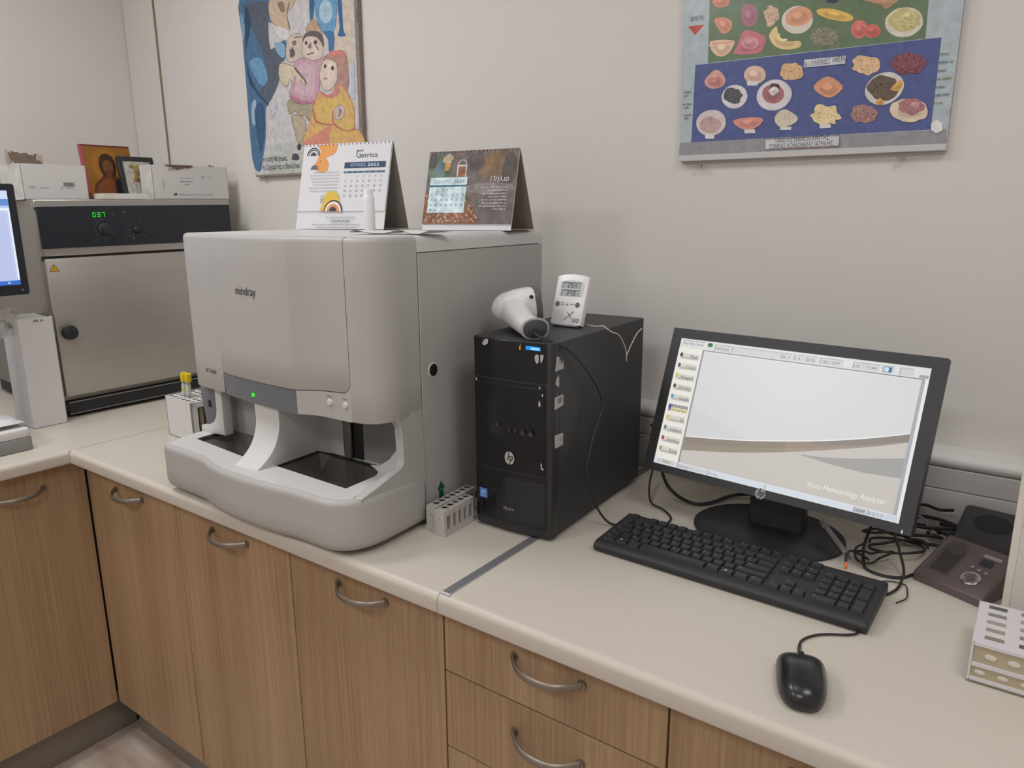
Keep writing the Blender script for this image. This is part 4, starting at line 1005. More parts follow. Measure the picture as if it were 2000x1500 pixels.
# ------------------------------------------------------------------ monitor
mo = thing('computer_monitor', 'black monitor with a white analyzer program on its screen, behind the keyboard', 'monitor', (.3606, .5051, 1.1261), (-.354, 0, -.107))
HB = mat('monitor_black', '303033', .42)
fw0, fw1, fz0, fz1 = -.2405, .2415, -.1395, .1435
sw, sh = .2215, .1248
bm = bmesh.new()
def lp(pts):
    v = [bm.verts.new((a, 0, b)) for a, b in pts]; return v, [bm.edges.new((v[i], v[(i+1) % len(v)])) for i in range(len(v))]
mb = MB()
ring_o = [(fw0, fz0), (fw1, fz0), (fw1, fz1), (fw0, fz1)]; ring_i = [(-sw, -sh), (sw, -sh), (sw, sh), (-sw, sh)]
fs = [(i, (i+1) % 4, 4+(i+1) % 4, 4+i) for i in range(4)]
vs = [(a, -.0015, b) for a, b in ring_o]+[(a, -.0015, b) for a, b in ring_i]+[(a, .022, b) for a, b in ring_o]+[(a, .002, b) for a, b in ring_i]
mb.add(vs, fs+[(i, 8+i, 8+(i+1) % 4, (i+1) % 4) for i in range(4)]+[(4+i, 4+(i+1) % 4, 12+(i+1) % 4, 12+i) for i in range(4)], HB)
bm.free()
mb.build('bezel', mo)
MB().box((fw0+.002, .003, fz0+.002), (fw1-.002, .024, fz1-.002), BLK, .002, 1).box((-.17, .02, -.11), (.17, .045, .11), BLK, .008, 2).build('back_shell', mo)
f = Flat((0, .0018, 0), (1, 0, 0), (0, 0, 1), emit=.88, eps=.00002); f.base = .0002
U = lambda a: -sw+2*sw*a; V = lambda b: sh-2*sh*b
def rc(a0, b0, a1, b1, c): f.rect((U(a0), V(b1)), (U(a1), V(b0)), c)
rc(0, 0, 1, 1, 'f0f0ee')
# working area: pale upper sheet, curved dark band and warm lower part
rc(.121, .085, .975, .955, 'dedfde')
pl = [(.121, .752), (.235, .728), (.35, .700), (.45, .670), (.55, .636), (.65, .598), (.75, .555), (.86, .500), (.975, .433)]
cv = [(U(a), V(b)) for a, b in spline(pl, 4)]
n_ = len(cv)
def band(d0, d1, i0, i1, c):
    lo_ = [(x, y-2*sh*(d0+(d1-d0)*max(0, min(1, (k-i0)/max(1, i1-i0))))) for k, (x, y) in enumerate(cv)][i0:i1+1]
    f.poly(lo_+cv[i0:i1+1][::-1], c)
f.poly(cv+[(U(.975), V(.955)), (U(.121), V(.955))], 'cfc9c2')
f.poly([(U(.60), V(.705)), (U(.70), V(.69)), (U(.80), V(.66)), (U(.975), V(.59)), (U(.975), V(.72)), (U(.85), V(.735)), (U(.72), V(.725))], 'aaa8a5')
band(.105, .075, 0, 16, '9c9284'); band(.075, .060, 16, 24, 'a7998b'); band(.06, .055, 24, n_-1, 'a39a90')
band(.055, .045, 0, 16, '958b7d'); band(.045, .045, 16, n_-1, 'a08f82'); band(.02, .05, 20, n_-1, '918a82')
f.poly([(U(.121), V(.50)), (U(.36), V(.66)), (U(.40), V(.684)), (U(.121), V(.75))], 'd9dbdd')
f.poly(cv+[(x, y+.0022) for x, y in cv][::-1], 'f2f2f2')
# bars and side menu
rc(0, 0, 1, .072, 'e4e4e2'); rc(.121, .072, .985, .080, '8e9094'); rc(.113, .072, .121, .955, '9a9da2'); rc(.975, .08, .987, .955, 'aeb1b8'); rc(0, .072, .110, 1, 'f4f0e6')
rc(0, .955, 1, 1, 'e2e6ee'); rc(.113, .965, .255, .995, 'd0d4da'); rc(.262, .962, .5, .995, 'dde3ee'); rc(.508, .962, .84, .995, 'dde3ee'); rc(.845, .962, .888, .997, 'c4c8d0'); rc(.895, .962, .99, .995, 'd2d8e4')
for a in (.113, .258, .504, .842, .892): rc(a, .96, a+.003, .998, '8e9298')
rc(.015, .012, .117, .016, '888a8c'); rc(.015, .012, .017, .05, '888a8c'); f.text('Main-Main Screen', U(.018), V(.045), .005, '6c6e70', w=.042)
f.ell(U(.143), V(.028), .0055, .0042, '1f7a3c')
for a, b, tx in ((.165, .24, 'Next Sample'), (.245, .455, ''), (.457, .50, '0.1'), (.507, .55, '11'), (.557, .60, '0/0'), (.61, .70, 'CBC+DIFF'), (.735, .83, 'US     11:44'), (.84, .88, ''), (.90, .945, '')):
    rc(a, .018, a+.002, .066, '6a6c70'); rc(a, .018, b, .021, '8a8c90'); rc(a+.002, .021, b, .066, 'd6d6d6')
    if tx: f.text(tx, U(a+.006), V(.055), .005, '77797c', w=min((b-a)*.8*2*sw, .007*len(tx)*.6))
rc(.847, .024, .873, .062, '5b9fc4'); f.ell(U(.855), V(.043), .003, .004, 'd8eef8').ell(U(.866), V(.043), .002, .004, '2c6c98')
rc(.965, .05, .995, .07, 'a8aaac')
names = ['Main', 'Count', 'Reagent', 'Worklist', 'Graph', '', 'QC', 'Logout', 'Shutdown', 'Exit']; ics = ['3c3c40', '5c5a66', 'd4c84c', '505256', '4fa6c0', '4a58a0', 'd9c67c', '7c80a0', 'b4505a', 'b4a468']
for k, (nm_, ic_) in enumerate(zip(names, ics)):
    y0 = .115+.083*k; rc(.014, y0, .104, y0+.046, 'dcd9d2'); rc(.024, y0+.026, .104, y0+.046, 'c2c0bc')
    if k == 5:
        rc(.014, y0-.004, .106, y0+.05, '84848c'); rc(.026, y0+.018, .108, y0+.052, 'e6dfb4'); f.text('Download Report', U(.029), V(y0+.044), .0045, '55523c', w=.034); f.text('Sample Results', U(.034), V(y0+.013), .0035, 'e8e8ec', w=.03)
    else: f.text(nm_, U(.1), V(y0+.034), .0062, '5c5a58', al='r', w=min(.004*len(nm_), .026))
    f.poly([(U(.013), V(y0+.03)), (U(.026), V(y0+.03)), (U(.026), V(y0+.008)), (U(.020), V(y0-.006)), (U(.013), V(y0+.006))], ic_)
rc(.014, .958, .104, .992, 'd6d4ce'); f.text('Menu', U(.045), V(.985), .006, '77756f', w=.016)
f.text('Auto Hematology Analyzer', U(.665), V(.905), .0092, 'f4f2ee', w=.125, shear=.08)
f.text('NUM', U(.85), V(.99), .005, '55575c', w=.014).text('12:17', U(.90), V(.99), .005, '888c94', w=.02)
f.text('Operator: 1', U(.12), V(.987), .0045, '90939a', w=.028).text('Ready', U(.268), V(.987), .0045, '90939a', w=.016)
f.build('screen', mo)
f = Flat((0, -.0015, 0), (1, 0, 0), (0, 0, 1), rough=.3); f.base = .0006
hp_logo(f, -.0015, -.1330, .0095, .0095, '9a9896', '2a2a2c'); f.build('maker_badge', mo)
f = Flat((0, -.0015, 0), (1, 0, 0), (0, 0, 1), emit=.9); f.base = .0006; f.rect((.2275, -.1385), (.2292, -.133), 'e8ecec'); f.build('power_light', mo)
inv = (Matrix.Translation((.3606, .5051, 1.1261)) @ Matrix.Rotation(-.107, 4, 'Z') @ Matrix.Rotation(-.354, 4, 'X')).inverted()
mb = MB(); rings = []
for x, y, z, w, d in ((.362, .548, .908, .052, .020), (.362, .548, .93, .05, .018), (.361, .553, 1.0, .048, .016), (.360, .562, 1.06, .048, .016), (.360, .566, 1.10, .05, .018)):
    rings.append([inv @ Vector((x+a, y+b, z)) for a, b in rrect(-w, -d, w, d, .006, 3)])
mb.loft(rings, BLK).build('neck', mo)
mb = MB(); rings = []
for r, z in ((1.0, .9005), (1.0, .9055), (.97, .9085), (.45, .914), (.3, .915)):
    rings.append([inv @ Vector((.350+.136*r*math.cos(2*PI*k/40), .5315+.116*r*math.sin(2*PI*k/40), z)) for k in range(40)])
mb.loft(rings, mat('stand_black', '29292b', .4)).build('stand_base', mo)

# ------------------------------------------------------------------ keyboard
kt = .065
kb = thing('keyboard', 'black computer keyboard in front of the monitor', 'keyboard', (.1235, .2765, .9015), (kt, 0, -.026))
kw, kd, kh = .4505, .134, .0185
MB().prism([(.0, .004), (.003, 0), (kd-.003, 0), (kd, .003), (kd, kh-.004), (kd-.004, kh), (.012, kh-.001), (.003, kh-.004), (0, kh-.008)], 0, kw, KEYB, 'yzx', .0015, 1).build('body', kb)
KEYM = mat('keycap', '303033', .42); LEG = mat('key_legend', 'a4a4a8', .5)
def key(x, y, w, txt, d=.0163):
    mb = MB(); g = .0008; t = .0018
    lo_ = rrect(g, g, w-g, d-g, .001, 1); hi = rrect(t+g, t+.001, w-t-g, d-t-.001, .002, 2)[:len(lo_)*2]
    lo4 = [(g, g), (w-g, g), (w-g, d-g), (g, d-g)]; h4 = [(t+g, t+.0006), (w-t-g, t+.0006), (w-t-g, d-t), (t+g, d-t)]
    mb.add([(a, b, 0) for a, b in lo4]+[(a, b, .0055) for a, b in h4], [(i, (i+1) % 4, 4+(i+1) % 4, 4+i) for i in range(4)]+[(4, 5, 6, 7)], KEYM)
    if txt and txt not in ('win', '#'):
        v_, f_, tw_ = text_geo(txt); k = .0048 if len(txt) == 1 else min(.0034, (w*.5)/max(tw_, .1))
        mb.add([(t+g+.0014+a*k, d-t-.0012-k*.72+b*k, .0057) for a, b in v_], f_, LEG)
    if txt in ('win', '#'):
        cx, cy = w*.42, d*.48
        for a, b in ((-1, -1), (0, -1), (-1, 0), (0, 0)):
            p, q = cx+a*.0022, cy+b*.0022; mb.add([(p+.0002, q+.0002, .0058), (p+.002, q+.0002, .0058), (p+.002, q+.002, .0058), (p+.0002, q+.002, .0058)], [(0, 1, 2, 3)], mat('key_legend_bright', 'd0d0d2', .5))
        txt = ''
    o = mb.build('key', kb, flat=True); o.location = (x, y, kh-.0012)
P_ = .01895
rows = [(.0165, [('Ctrl', 1.25), ('win', 1.25), ('Alt', 1.25), ('', 6.25), ('Alt', 1.25), ('#', 1.25), ('fn', 1.25), ('Ctrl', 1.25)]),
        (.0345, [('Shift', 1.25), ('<', 1)]+[(c, 1) for c in 'ZXCVBNM,./']+[('Shift', 2.75)]),
        (.0525, [('Caps', 1.75)]+[(c, 1) for c in "ASDFGHJKL;'"]+[('Enter', 2.25)]),
        (.0705, [('Tab', 1.5)]+[(c, 1) for c in 'QWERTYUIOP[]']+[('\\', 1.5)]),
        (.0885, [('`', 1)]+[(c, 1) for c in '1234567890-=']+[('Bksp', 2)]),
        (.1115, [('Esc', 1), (None, 1)]+[('F%d' % k, 1) for k in range(1, 5)]+[(None, .5)]+[('F%d' % k, 1) for k in range(5, 9)]+[(None, .5)]+[('F%d' % k, 1) for k in range(9, 13)])]
for y, ks in rows:
    x = .010
    for tx, w in ks:
        if tx is not None: key(x, y, w*P_, tx)
        x += w*P_
for y, ks in ((.0165, '←↓→'), (.0345, ' ↑ '), (.0705, ('Del', 'End', 'PgD')), (.0885, ('Ins', 'Hm', 'PgU')), (.1115, ('Prt', 'Scr', 'Pau'))):
    for i, tx in enumerate(ks):
        if tx != ' ': key(.3005+i*P_, y, P_, tx)
for y, ks in ((.0885, ('Num', '/', '*', '-')), (.0705, '789'), (.0525, '456'), (.0345, '123')):
    for i, tx in enumerate(ks): key(.3645+i*P_, y, P_, tx)
key(.3645, .0165, 2*P_, '0'); key(.3645+2*P_, .0165, P_, '.'); key(.3645+3*P_, .0165, P_, '', .0343); key(.3645+3*P_, .0525, P_, '+', .0343)
for x in (.03, .40):
    MB().box((x, kd-.02, -.0075), (x+.02, kd-.008, .001), KEYB).build('riser_foot', kb)

# ------------------------------------------------------------------ mouse
ms = thing('computer_mouse', 'black computer mouse on the worktop in front of the keyboard', 'mouse', (.5305, .0935, .9005), (0, 0, .30))
mb = MB(); rings = []; n = 28
L, Wd, Hh = .0555, .0315, .034
for z, s in ((.0, .90), (.003, .97), (.008, 1.0), (.013, .99), (.018, .955), (.0225, .89), (.027, .78), (.0305, .63), (.0332, .44), (.0345, .22), (.035, .03)):
    r = []
    for k in range(n):
        a = 2*PI*k/n; ca, sa = math.cos(a), math.sin(a)
        x = Wd*math.copysign(abs(ca)**.72, ca)*(1+.10*sa-.05*(1-abs(sa))); y = L*math.copysign(abs(sa)**(.55 if sa > 0 else .8), sa)
        zz = z*(1-.22*max(0, (y*s-.005)/L)**1)
        r.append((x*s, y*s-.004*(z/.035), zz))
    rings.append(r)
mb.loft(rings, mat('mouse_black', '222224', .26)); mb.build('shell', ms, 70)
MB().box((-.0006, .014, .0265), (.0006, .054, .0266), DARK).build('button_gap', ms)
MB().lathe([(.008, -.003), (.0085, -.002), (.0085, .002), (.008, .003)], RUB, 16, 'x', (0, .03, .0222)).build('scroll_wheel', ms)
tag(MB().tube(spline([(.5145, .145, .908), (.511, .156, .9045), (.5045, .180, .9025), (.504, .2, .9025), (.514, .2205, .9025), (.530, .236, .9025), (.549, .2475, .9025), (.560, .258, .9025), (.563, .2675, .9025)], 5), .0017, CABLE, 8).build('mouse_cable'), 'thin black mouse cable running to the front edge of the keyboard', 'cable')
POSTER_R = '6f8267:51,330 54,193 454,189 452,267|5a6496:27,192 479,188 479,35 26,38|9a989c:0,38 26,38 479,34 504,35 506,10 -1,12|c24a44:7,269 43,268 23,250|d98c70:93,304 91,299 87,296 80,295 72,296 64,299 59,304 57,309 59,314 63,317 70,318 78,317 85,314 91,309|b07a8c:152,270 151,261 147,254 140,251 133,252 126,257 120,265 118,275 119,284 123,291 130,294 138,292 145,287 150,279|d9b7a0:194,264 194,257 189,254 185,249 179,246 172,248 170,258 166,262 166,268 163,275 169,277 171,283 177,285 182,280 189,278 192,271|e3d8cc:257,254 258,243 254,234 244,227 232,226 219,229 208,237 201,247 200,259 205,268 215,274 227,276 240,272 251,264|e2a888:256,259 257,252 252,245 243,240 232,239 221,241 212,246 207,254 207,261 212,268 221,272 232,274 243,271 251,266|e8c070:331,239 327,236 318,236 304,239 289,244 276,250 267,256 264,262 268,264 278,264 292,261 306,256 319,250 328,244|d98078:358,217 357,211 353,206 348,203 341,204 335,208 330,214 328,221 329,228 333,233 338,235 345,234 351,230 355,224|d4766e:380,211 379,207 375,203 370,202 363,202 357,205 352,210 350,215 351,220 355,224 361,225 367,224 374,221 378,216|dcd6c4:446,223 447,212 441,203 431,197 417,196 404,200 393,208 387,218 386,230 392,239 403,245 416,245 429,242 440,234|c9bd85:440,220 443,214 437,210 432,206 423,206 415,205 406,209 400,215 393,220 389,227 393,233 397,237 403,241 410,244 420,243 429,238 438,233 443,226|d8cf9c:436,227 433,225 434,220 427,219 420,221 415,224 410,227 408,231 411,234 414,236 419,238 426,239 432,235 434,231|dd9a80:63,275 83,276 100,266 99,250 84,245 72,257|ecc6ac:57,234 106,230 105,217 96,206 83,202 66,210|dfa98f:60,231 104,228 102,225 62,227|cc7f88:125,244 142,243 171,227 167,206 154,199 110,204 115,221|d99aa0:159,219 157,214 152,210 145,209 137,210 129,213 124,218 121,223 123,228 128,231 135,233 144,232 151,228 157,224|e8cf9a:179,234 191,245 196,228 213,215 238,212 238,201 211,200 190,209 179,224|8e8c78:308,211 308,206 304,203 300,200 296,197 288,198 282,197 275,200 267,202 262,207 258,212 257,217 259,222 260,227 266,229 272,231 279,231 286,230 292,227 298,224 307,221 306,215|6a6a58:299,213 298,209 295,205 288,205 282,204 277,208 272,211 268,214 267,217 268,221 271,223 273,227 280,225 288,227 293,222 296,218|c49a80:346,268 400,260 398,254 384,247 375,256|55506a:302,274 301,272 298,271 294,271 289,272 284,273 281,275 280,278 281,280 283,281 288,281 293,280 297,279 300,277|d9a89c:49,158 70,178 87,169 94,154 85,143 62,143|c98a84:89,153 88,149 84,146 77,144 70,145 63,148 58,151 56,156 58,160 62,163 69,164 76,163 83,161 87,157|dcd8dc:140,128 142,118 138,109 130,102 119,99 107,101 97,107 90,115 88,126 92,135 100,142 112,145 123,143 134,137|605e66:133,123 128,118 127,110 119,108 109,110 102,114 94,119 92,126 94,133 98,139 108,140 116,137 124,135 127,129|e3c2b0:176,158 175,150 169,145 160,142 151,143 141,147 135,154 132,162 134,169 140,175 148,177 158,176 167,172 174,165|dcdcdc:139,149 161,147 161,139 140,141|ddd8dc:228,126 230,114 225,102 215,93 200,89 185,91 172,98 163,109 161,122 166,134 177,143 191,147 206,145 219,137|b0767a:215,118 214,111 208,105 200,102 190,103 181,107 175,114 172,122 173,130 179,136 188,138 197,137 206,133 213,126|5a4448:205,132 206,129 202,127 196,126 190,128 186,131 187,134 186,137 189,140 195,140 201,138 205,136|e6e0e0:204,125 202,122 199,121 195,117 189,120 187,124 184,127 187,130 189,132 194,134 200,132 203,129|e0b890:248,156 249,151 247,146 241,144 234,143 228,143 221,144 213,145 209,150 204,155 205,160 206,165 207,170 211,174 219,174 225,173 233,174 238,169 245,166 246,161|dca080:270,127 295,143 323,123 315,110 302,104 286,110|e6c09c:384,153 384,147 380,142 372,140 366,137 358,141 351,143 345,147 337,151 340,158 336,165 340,170 346,174 355,172 362,170 369,168 378,166 383,160|8a5560:460,147 458,143 455,140 453,135 448,132 439,134 433,134 425,133 417,136 413,140 408,144 404,149 402,154 405,157 404,163 409,165 414,168 422,167 429,170 437,167 443,164 451,162 455,157 459,152|75424e:442,148 442,145 444,140 437,140 433,138 427,141 419,139 416,144 410,147 415,151 412,155 417,156 417,162 424,160 430,158 435,156 441,155 441,151|d8d4cc:425,124 428,112 424,100 415,90 402,84 388,84 375,90 366,100 363,112 367,124 376,134 389,139 404,139 416,133|6c6054:419,111 419,103 416,97 409,92 401,90 391,92 382,95 376,102 370,108 365,116 369,123 373,129 379,133 387,136 396,133 404,130 413,126 416,118|4c463f:406,115 405,109 400,106 394,104 387,106 382,110 376,113 374,118 373,124 380,125 385,127 391,130 397,124 402,121|dcae5c:406,110 422,125 425,115 420,106|d8a860:383,88 390,96 398,88 392,83|d8cccc:99,80 100,69 95,58 84,51 70,48 56,51 44,58 37,69 36,81 42,91 53,98 67,100 81,98 93,90|c6a8a4:92,68 88,63 84,59 79,55 71,54 63,54 55,58 48,61 45,66 43,72 42,77 48,81 54,84 61,87 70,87 77,83 85,79 89,74|dcdcdc:56,51 77,49 77,42 58,43|dd9a8c:115,74 131,79 159,79 177,74 170,62 148,55 129,61|dcdcdc:140,56 162,56 163,48 141,49|d9cbb8:200,71 206,85 221,89 244,74 241,63 225,57 210,58|dcdcdc:212,57 234,56 234,50 213,51|ecd6a8:323,71 326,64 316,62 316,55 305,58 299,52 290,55 284,59 276,63 273,69 268,75 276,79 275,85 278,92 286,94 296,89 303,88 313,89 316,82 317,76|dcdcdc:287,56 308,56 308,49 288,49|a8807c:389,68 387,64 386,58 380,56 374,54 367,54 361,56 352,56 348,61 343,66 341,72 345,76 344,82 350,86 357,86 364,87 371,83 379,83 381,78 387,74|8c625e:375,69 374,66 374,62 368,61 362,60 356,62 349,66 354,71 351,75 355,78 360,80 367,79 372,77 379,74|e3d0b8:471,67 471,61 468,55 459,53 452,50 443,50 433,52 425,56 417,60 412,66 409,72 409,79 412,85 420,88 428,91 438,90 448,89 457,85 465,80 468,74|b07a80:466,75 464,69 458,67 453,63 445,61 437,66 430,68 424,73 424,78 422,84 427,88 434,91 442,90 451,90 457,85 462,80|cda0a0:456,78 456,76 455,75 454,73 451,72 449,74 447,75 445,76 444,77 442,79 443,81 444,83 445,84 448,84 450,84 453,84 455,82 456,80|d4d6dc:249,177 324,176 324,162 249,163|a87a7c:184,35 326,34 327,14 185,15|d0d2d6:185,34 325,33 325,16 186,16|e6e6e6:497,39 498,33 494,30 489,28 484,31 480,35 479,40 479,45 483,48 487,51 491,48 496,45|b8b8b4:506,67 506,63 505,60 505,58 504,58 502,60 501,63 501,67 501,71 501,74 502,75 503,75 504,73 505,70'
POSTER_L = '4d7396:-9,542 146,519 143,450 121,449 128,374 202,393 195,338 164,327 162,285 129,244 94,214 79,197 70,122 47,55 25,11 -17,50 -14,280 -12,427|58606f:8,518 132,507 126,452 128,374 195,384 189,339 160,321 159,285 94,214 54,251 98,291 83,372 48,434|2f4a68:14,511 38,457 1,382 11,315 48,255 94,218 91,213 38,253 -2,316|6c9ac0:16,351 68,356 95,320 100,287 70,272 30,313|86aaca:147,389 194,380 190,342 161,356|7ea2bf:-11,500 5,454 -7,416 -12,427|9ab4c6:8,221 32,231 23,163 3,165|3a5a80:21,201 57,225 75,190 63,123 36,67 24,125|c9b29c:146,519 258,501 241,477 216,460 227,419 193,422 165,436 135,461|8f7d72:176,497 203,498 212,474 205,469 188,474|6f6460:216,464 231,492 235,490 219,460 228,423 223,422|d4d2d4:159,435 211,420 220,398 202,391 154,417|cbbcb0:210,389 244,402 272,400 283,380 274,339 247,325 201,334|77706e:233,382 250,384 251,373 237,371|645c5c:243,350 241,342 234,340 228,339 221,338 218,346 219,353 217,362 226,362 231,369 236,362 240,357|8a8280:243,395 277,392 278,389 244,391|6f9fc6:354,486 435,474 435,419 425,391 409,384 377,389 353,421|a9c6da:421,439 417,426 408,417 396,412 383,414 372,422 365,434 364,447 368,460 377,470 389,474 402,472 413,464 420,452|3e6d9c:324,491 347,488 337,436 322,428|3e6d9c:443,473 461,470 462,389 470,369 437,373 447,395|4a7aa8:377,390 422,384 414,330 397,332 394,369|c0a088:298,405 314,419 336,434 351,418 373,382|6a5f60:281,376 295,397 334,400 371,385 376,351 363,363 343,382 299,384|d6c3b6:280,370 299,388 343,382 366,362 369,335 354,318 315,319 285,331 275,350|4f484c:304,370 303,368 301,366 299,365 296,366 293,367 291,369 291,372 292,374 294,376 297,376 300,376 302,375 304,372|4f484c:347,367 346,364 343,362 340,361 337,362 334,363 332,366 331,368 333,371 335,373 338,373 341,373 344,372 346,369|8d7a74:314,369 321,367 318,353 303,358|7c6864:299,340 328,342 329,339 301,337|4f484c:341,360 351,347 348,346 338,359|c69fae:240,324 282,331 326,318 370,317 351,266 327,195 257,203 203,224 216,258 228,292|b57f92:203,224 257,203 327,195 328,204 261,213 213,233|aaa08a:196,219 256,201 312,197 292,152 267,168 247,166 225,184 194,177|b8a592:209,174 269,156 262,89 232,85 213,132|cdbfa8:167,327 211,320 242,307 281,269 274,256 248,283 230,278 231,260 206,280 198,260 175,266 159,289|6c625e:242,308 284,269 285,255 275,270 238,302|b58f86:369,312 404,331 461,328 473,280 465,221 417,239|d98a86:395,329 415,336 461,326 463,311 424,322 402,318|dcc8ba:350,280 369,312 397,315 425,299 425,259 406,237 378,229 355,245|4f484c:382,297 381,295 379,293 377,292 374,292 372,294 371,296 370,298 371,300 373,302 375,303 378,302 380,301 382,299|4f484c:414,288 413,286 411,284 409,283 406,283 403,285 402,287 401,290 402,292 404,294 407,295 410,295 412,293 414,291|b98a80:365,266 384,265 382,261 367,262|d8ae72:345,230 387,215 428,242 467,214 490,165 488,115 509,110 514,65 264,78 291,145 313,193|c98a80:345,234 371,219 405,223 425,243 433,217 387,208 347,222|b87466:313,193 323,150 386,135 391,131 319,143 307,179|b87466:401,179 402,138 454,113 486,118 488,113 451,110 394,135|d48f7c:268,96 385,132 396,131 377,104 363,73 264,78|cbb8b0:449,159 442,151 432,146 421,145 411,147 404,153 401,162 403,171 410,179 420,184 431,186 441,183 448,177 451,169|8a7670:425,177 437,168 420,150 426,167|4c4854:242,78 241,73 238,70 234,68 230,68 226,70 224,74 223,79 225,83 228,86 232,88 236,88 240,86 242,82|55505c:194,45 198,56 214,59 227,54 227,40 195,41|c4bcd0:104,195 137,207 128,186 104,173|bcc4d4:477,267 500,297 495,199 477,207'
# ------------------------------------------------------------------ cordless phone base and the dark phone behind it
PHM = mat('phone_mauve', '625555', .38); PHD = mat('phone_dark', '353030', .45)
t = thing('cordless_phone_base', 'brown-grey cordless phone base with round silver dial, right of the keyboard', 'phone', (.597, .490, .9005), (0, 0, -.42))
w, d = .112, .098
MB().prism([(0, 0), (d, 0), (d, .052), (d-.006, .056), (.004, .016), (0, .012)], 0, w, PHM, 'yzx', .006, 3).build('housing', t)
al = math.atan2(.040, d-.010); U3, V3 = (1, 0, 0), (0, math.cos(al), math.sin(al))
f0 = Vector((0, .004, .016)); nn = Vector((0, -math.sin(al), math.cos(al)))
def onp(u, v, h=0): return f0+Vector((u, 0, 0))+Vector(V3)*v+nn*h
pts = [(.012, .012), (.048, .012)]+[(.030+.018*math.cos(a), .070+.018*math.sin(a)) for a in [PI*k/10 for k in range(11)]]
vs = [onp(a, b, .0006) for a, b in pts]+[onp(.03+(a-.03)*.8, .045+(b-.045)*.9, -.008) for a, b in pts]
mb = MB(); k = len(pts); mb.add(vs, [(i, (i+1) % k, k+(i+1) % k, k+i) for i in range(k)], PHD); mb.add([onp(.03+(a-.03)*.8, .045+(b-.045)*.9, .0009) for a, b in pts], [tuple(range(k))], PHD)
lab(mb.build('handset_cradle', t), 'dark empty handset cradle')
mb = MB(); mb.add([onp(a, b, .0012) for a, b in [(.030+.013*math.cos(2*PI*q/20), .071+.013*math.sin(2*PI*q/20)) for q in range(20)]], [tuple(range(20))], mat('cradle_pad', '4a4242', .5)); mb.build('cradle_pad', t)
f = Flat(f0, U3, V3, rough=.35); f.base = .0008
f.rect((.070, .058), (.088, .073), '38363c').rect((.068, .0765), (.094, .0835), 'a8a4a2').text('Panasonic', .0695, .0785, .0038, '6a6664', w=.023); f.build('phone_print', t)
rot = Matrix.Rotation(al, 4, 'X')
def disc(nm, u, v, prof, m, n=20, l=None):
    o = MB().lathe(prof, m, n).build(nm, t); o.matrix_local = Matrix.Translation(onp(u, v)) @ rot
    if l: lab(o, l)
SILV = mat('silver_ring', 'a8a4a2', .25, .8)
disc('dial_ring', .077, .025, [(.0145, 0), (.0145, .002), (.013, .003), (.0088, .003), (.0085, .0012)], SILV, 28, 'silver navigation ring')
disc('dial_button', .077, .025, [(.0065, .0), (.0062, .0028), (.0001, .003)], PHM)
for u, v in ((.067, .048), (.078, .0465), (.089, .045)): disc('round_button', u, v, [(.0032, 0), (.003, .0015), (.0001, .0018)], SILV, 12)
t = thing('desk_phone', 'dark phone cradle with an oval hollow, behind the cordless phone base', 'phone', (.634, .632, .9005), (0, 0, -.14))
PHB = mat('phone_black', '3c3c3e', .45)
MB().prism([(0, 0), (.092, 0), (.092, .060), (.082, .066), (.010, .030), (0, .022)], 0, .086, PHB, 'yzx', .010, 4).build('housing', t)
al2 = math.atan2(.036, .072); o2 = Vector((0, .010, .030)); v2 = Vector((0, math.cos(al2), math.sin(al2))); n2 = Vector((0, -math.sin(al2), math.cos(al2)))
mb = MB(); rings = []
for r, h in ((1, .0006), (.93, .0008), (.84, -.003), (.5, -.0035), (.02, -.0036)):
    rings.append([o2+Vector((.052+.030*r*math.cos(2*PI*k/28), 0, 0))+v2*(.046+.021*r*math.sin(2*PI*k/28))+n2*(h if h > 0 else .0007) for k in range(28)])
mb.loft(rings, mat('hollow_black', '1a1a1b', .5), cap=False).build('oval_hollow', t)

# ------------------------------------------------------------------ cables behind the keyboard
def cable(name, label, pts, r=.0019, m=None, n=6, g='loose cables behind the keyboard'):
    o = MB().tube(spline(pts, n), r, m or CABLE, 7).build(name); tag(o, label, 'cable', g); return o
z0 = .9028
cable('keyboard_cable', 'black keyboard cable looping out beside the computer tower', [(.165, .418, .912), (.175, .432, .908), (.182, .455, z0), (.178, .485, z0), (.150, .510, z0+.002), (.118, .520, .91), (.095, .56, .93), (.075, .62, .95)], .0021)
cable('monitor_cable', 'thick black cable sagging between tower and monitor stand', [(.075, .60, 1.045), (.10, .63, 1.055), (.14, .66, 1.06), (.18, .67, 1.05)], .0042)
cable('power_cable', 'black power cable lying in a bow behind the monitor stand, left side', [(.08, .64, .95), (.115, .60, .925), (.15, .585, .908), (.19, .575, z0+.002), (.215, .60, z0+.002), (.24, .66, z0+.004), (.30, .69, .915)], .0036)
cable('data_cable', 'thin black cable crossing behind the monitor stand, left side', [(.068, .705, .95), (.12, .706, .928), (.18, .710, .914), (.23, .712, .92), (.28, .715, .93)], .0026)
cable('grey_wire', 'thin grey wire hanging on the wall behind the tower', [(.068, .66, 1.03), (.085, .735, 1.085), (.093, .765, 1.11), (.11, .735, 1.075), (.125, .73, 1.05)], .0016, mat('grey_wire_pvc', '8c8890', .5))
rr = random.Random(21)
def tangle(cx, cy, rx, ry, turns, ph, zz, label, r=.0021, tail=None, m=None, name='loose_cable'):
    pts = []
    N = int(turns*8)
    for k in range(N+1):
        a = ph+2*PI*k/8; q = 1+.22*math.sin(a*1.7+ph)
        pts.append((cx+rx*q*math.cos(a)+.012*math.sin(k*.9), cy+ry*q*math.sin(a)+.008*math.cos(k*1.3), zz+.004+.010*(1+math.sin(k*1.1+ph))*.6))
    if tail: pts += tail
    cable(name, label, pts, r, m)
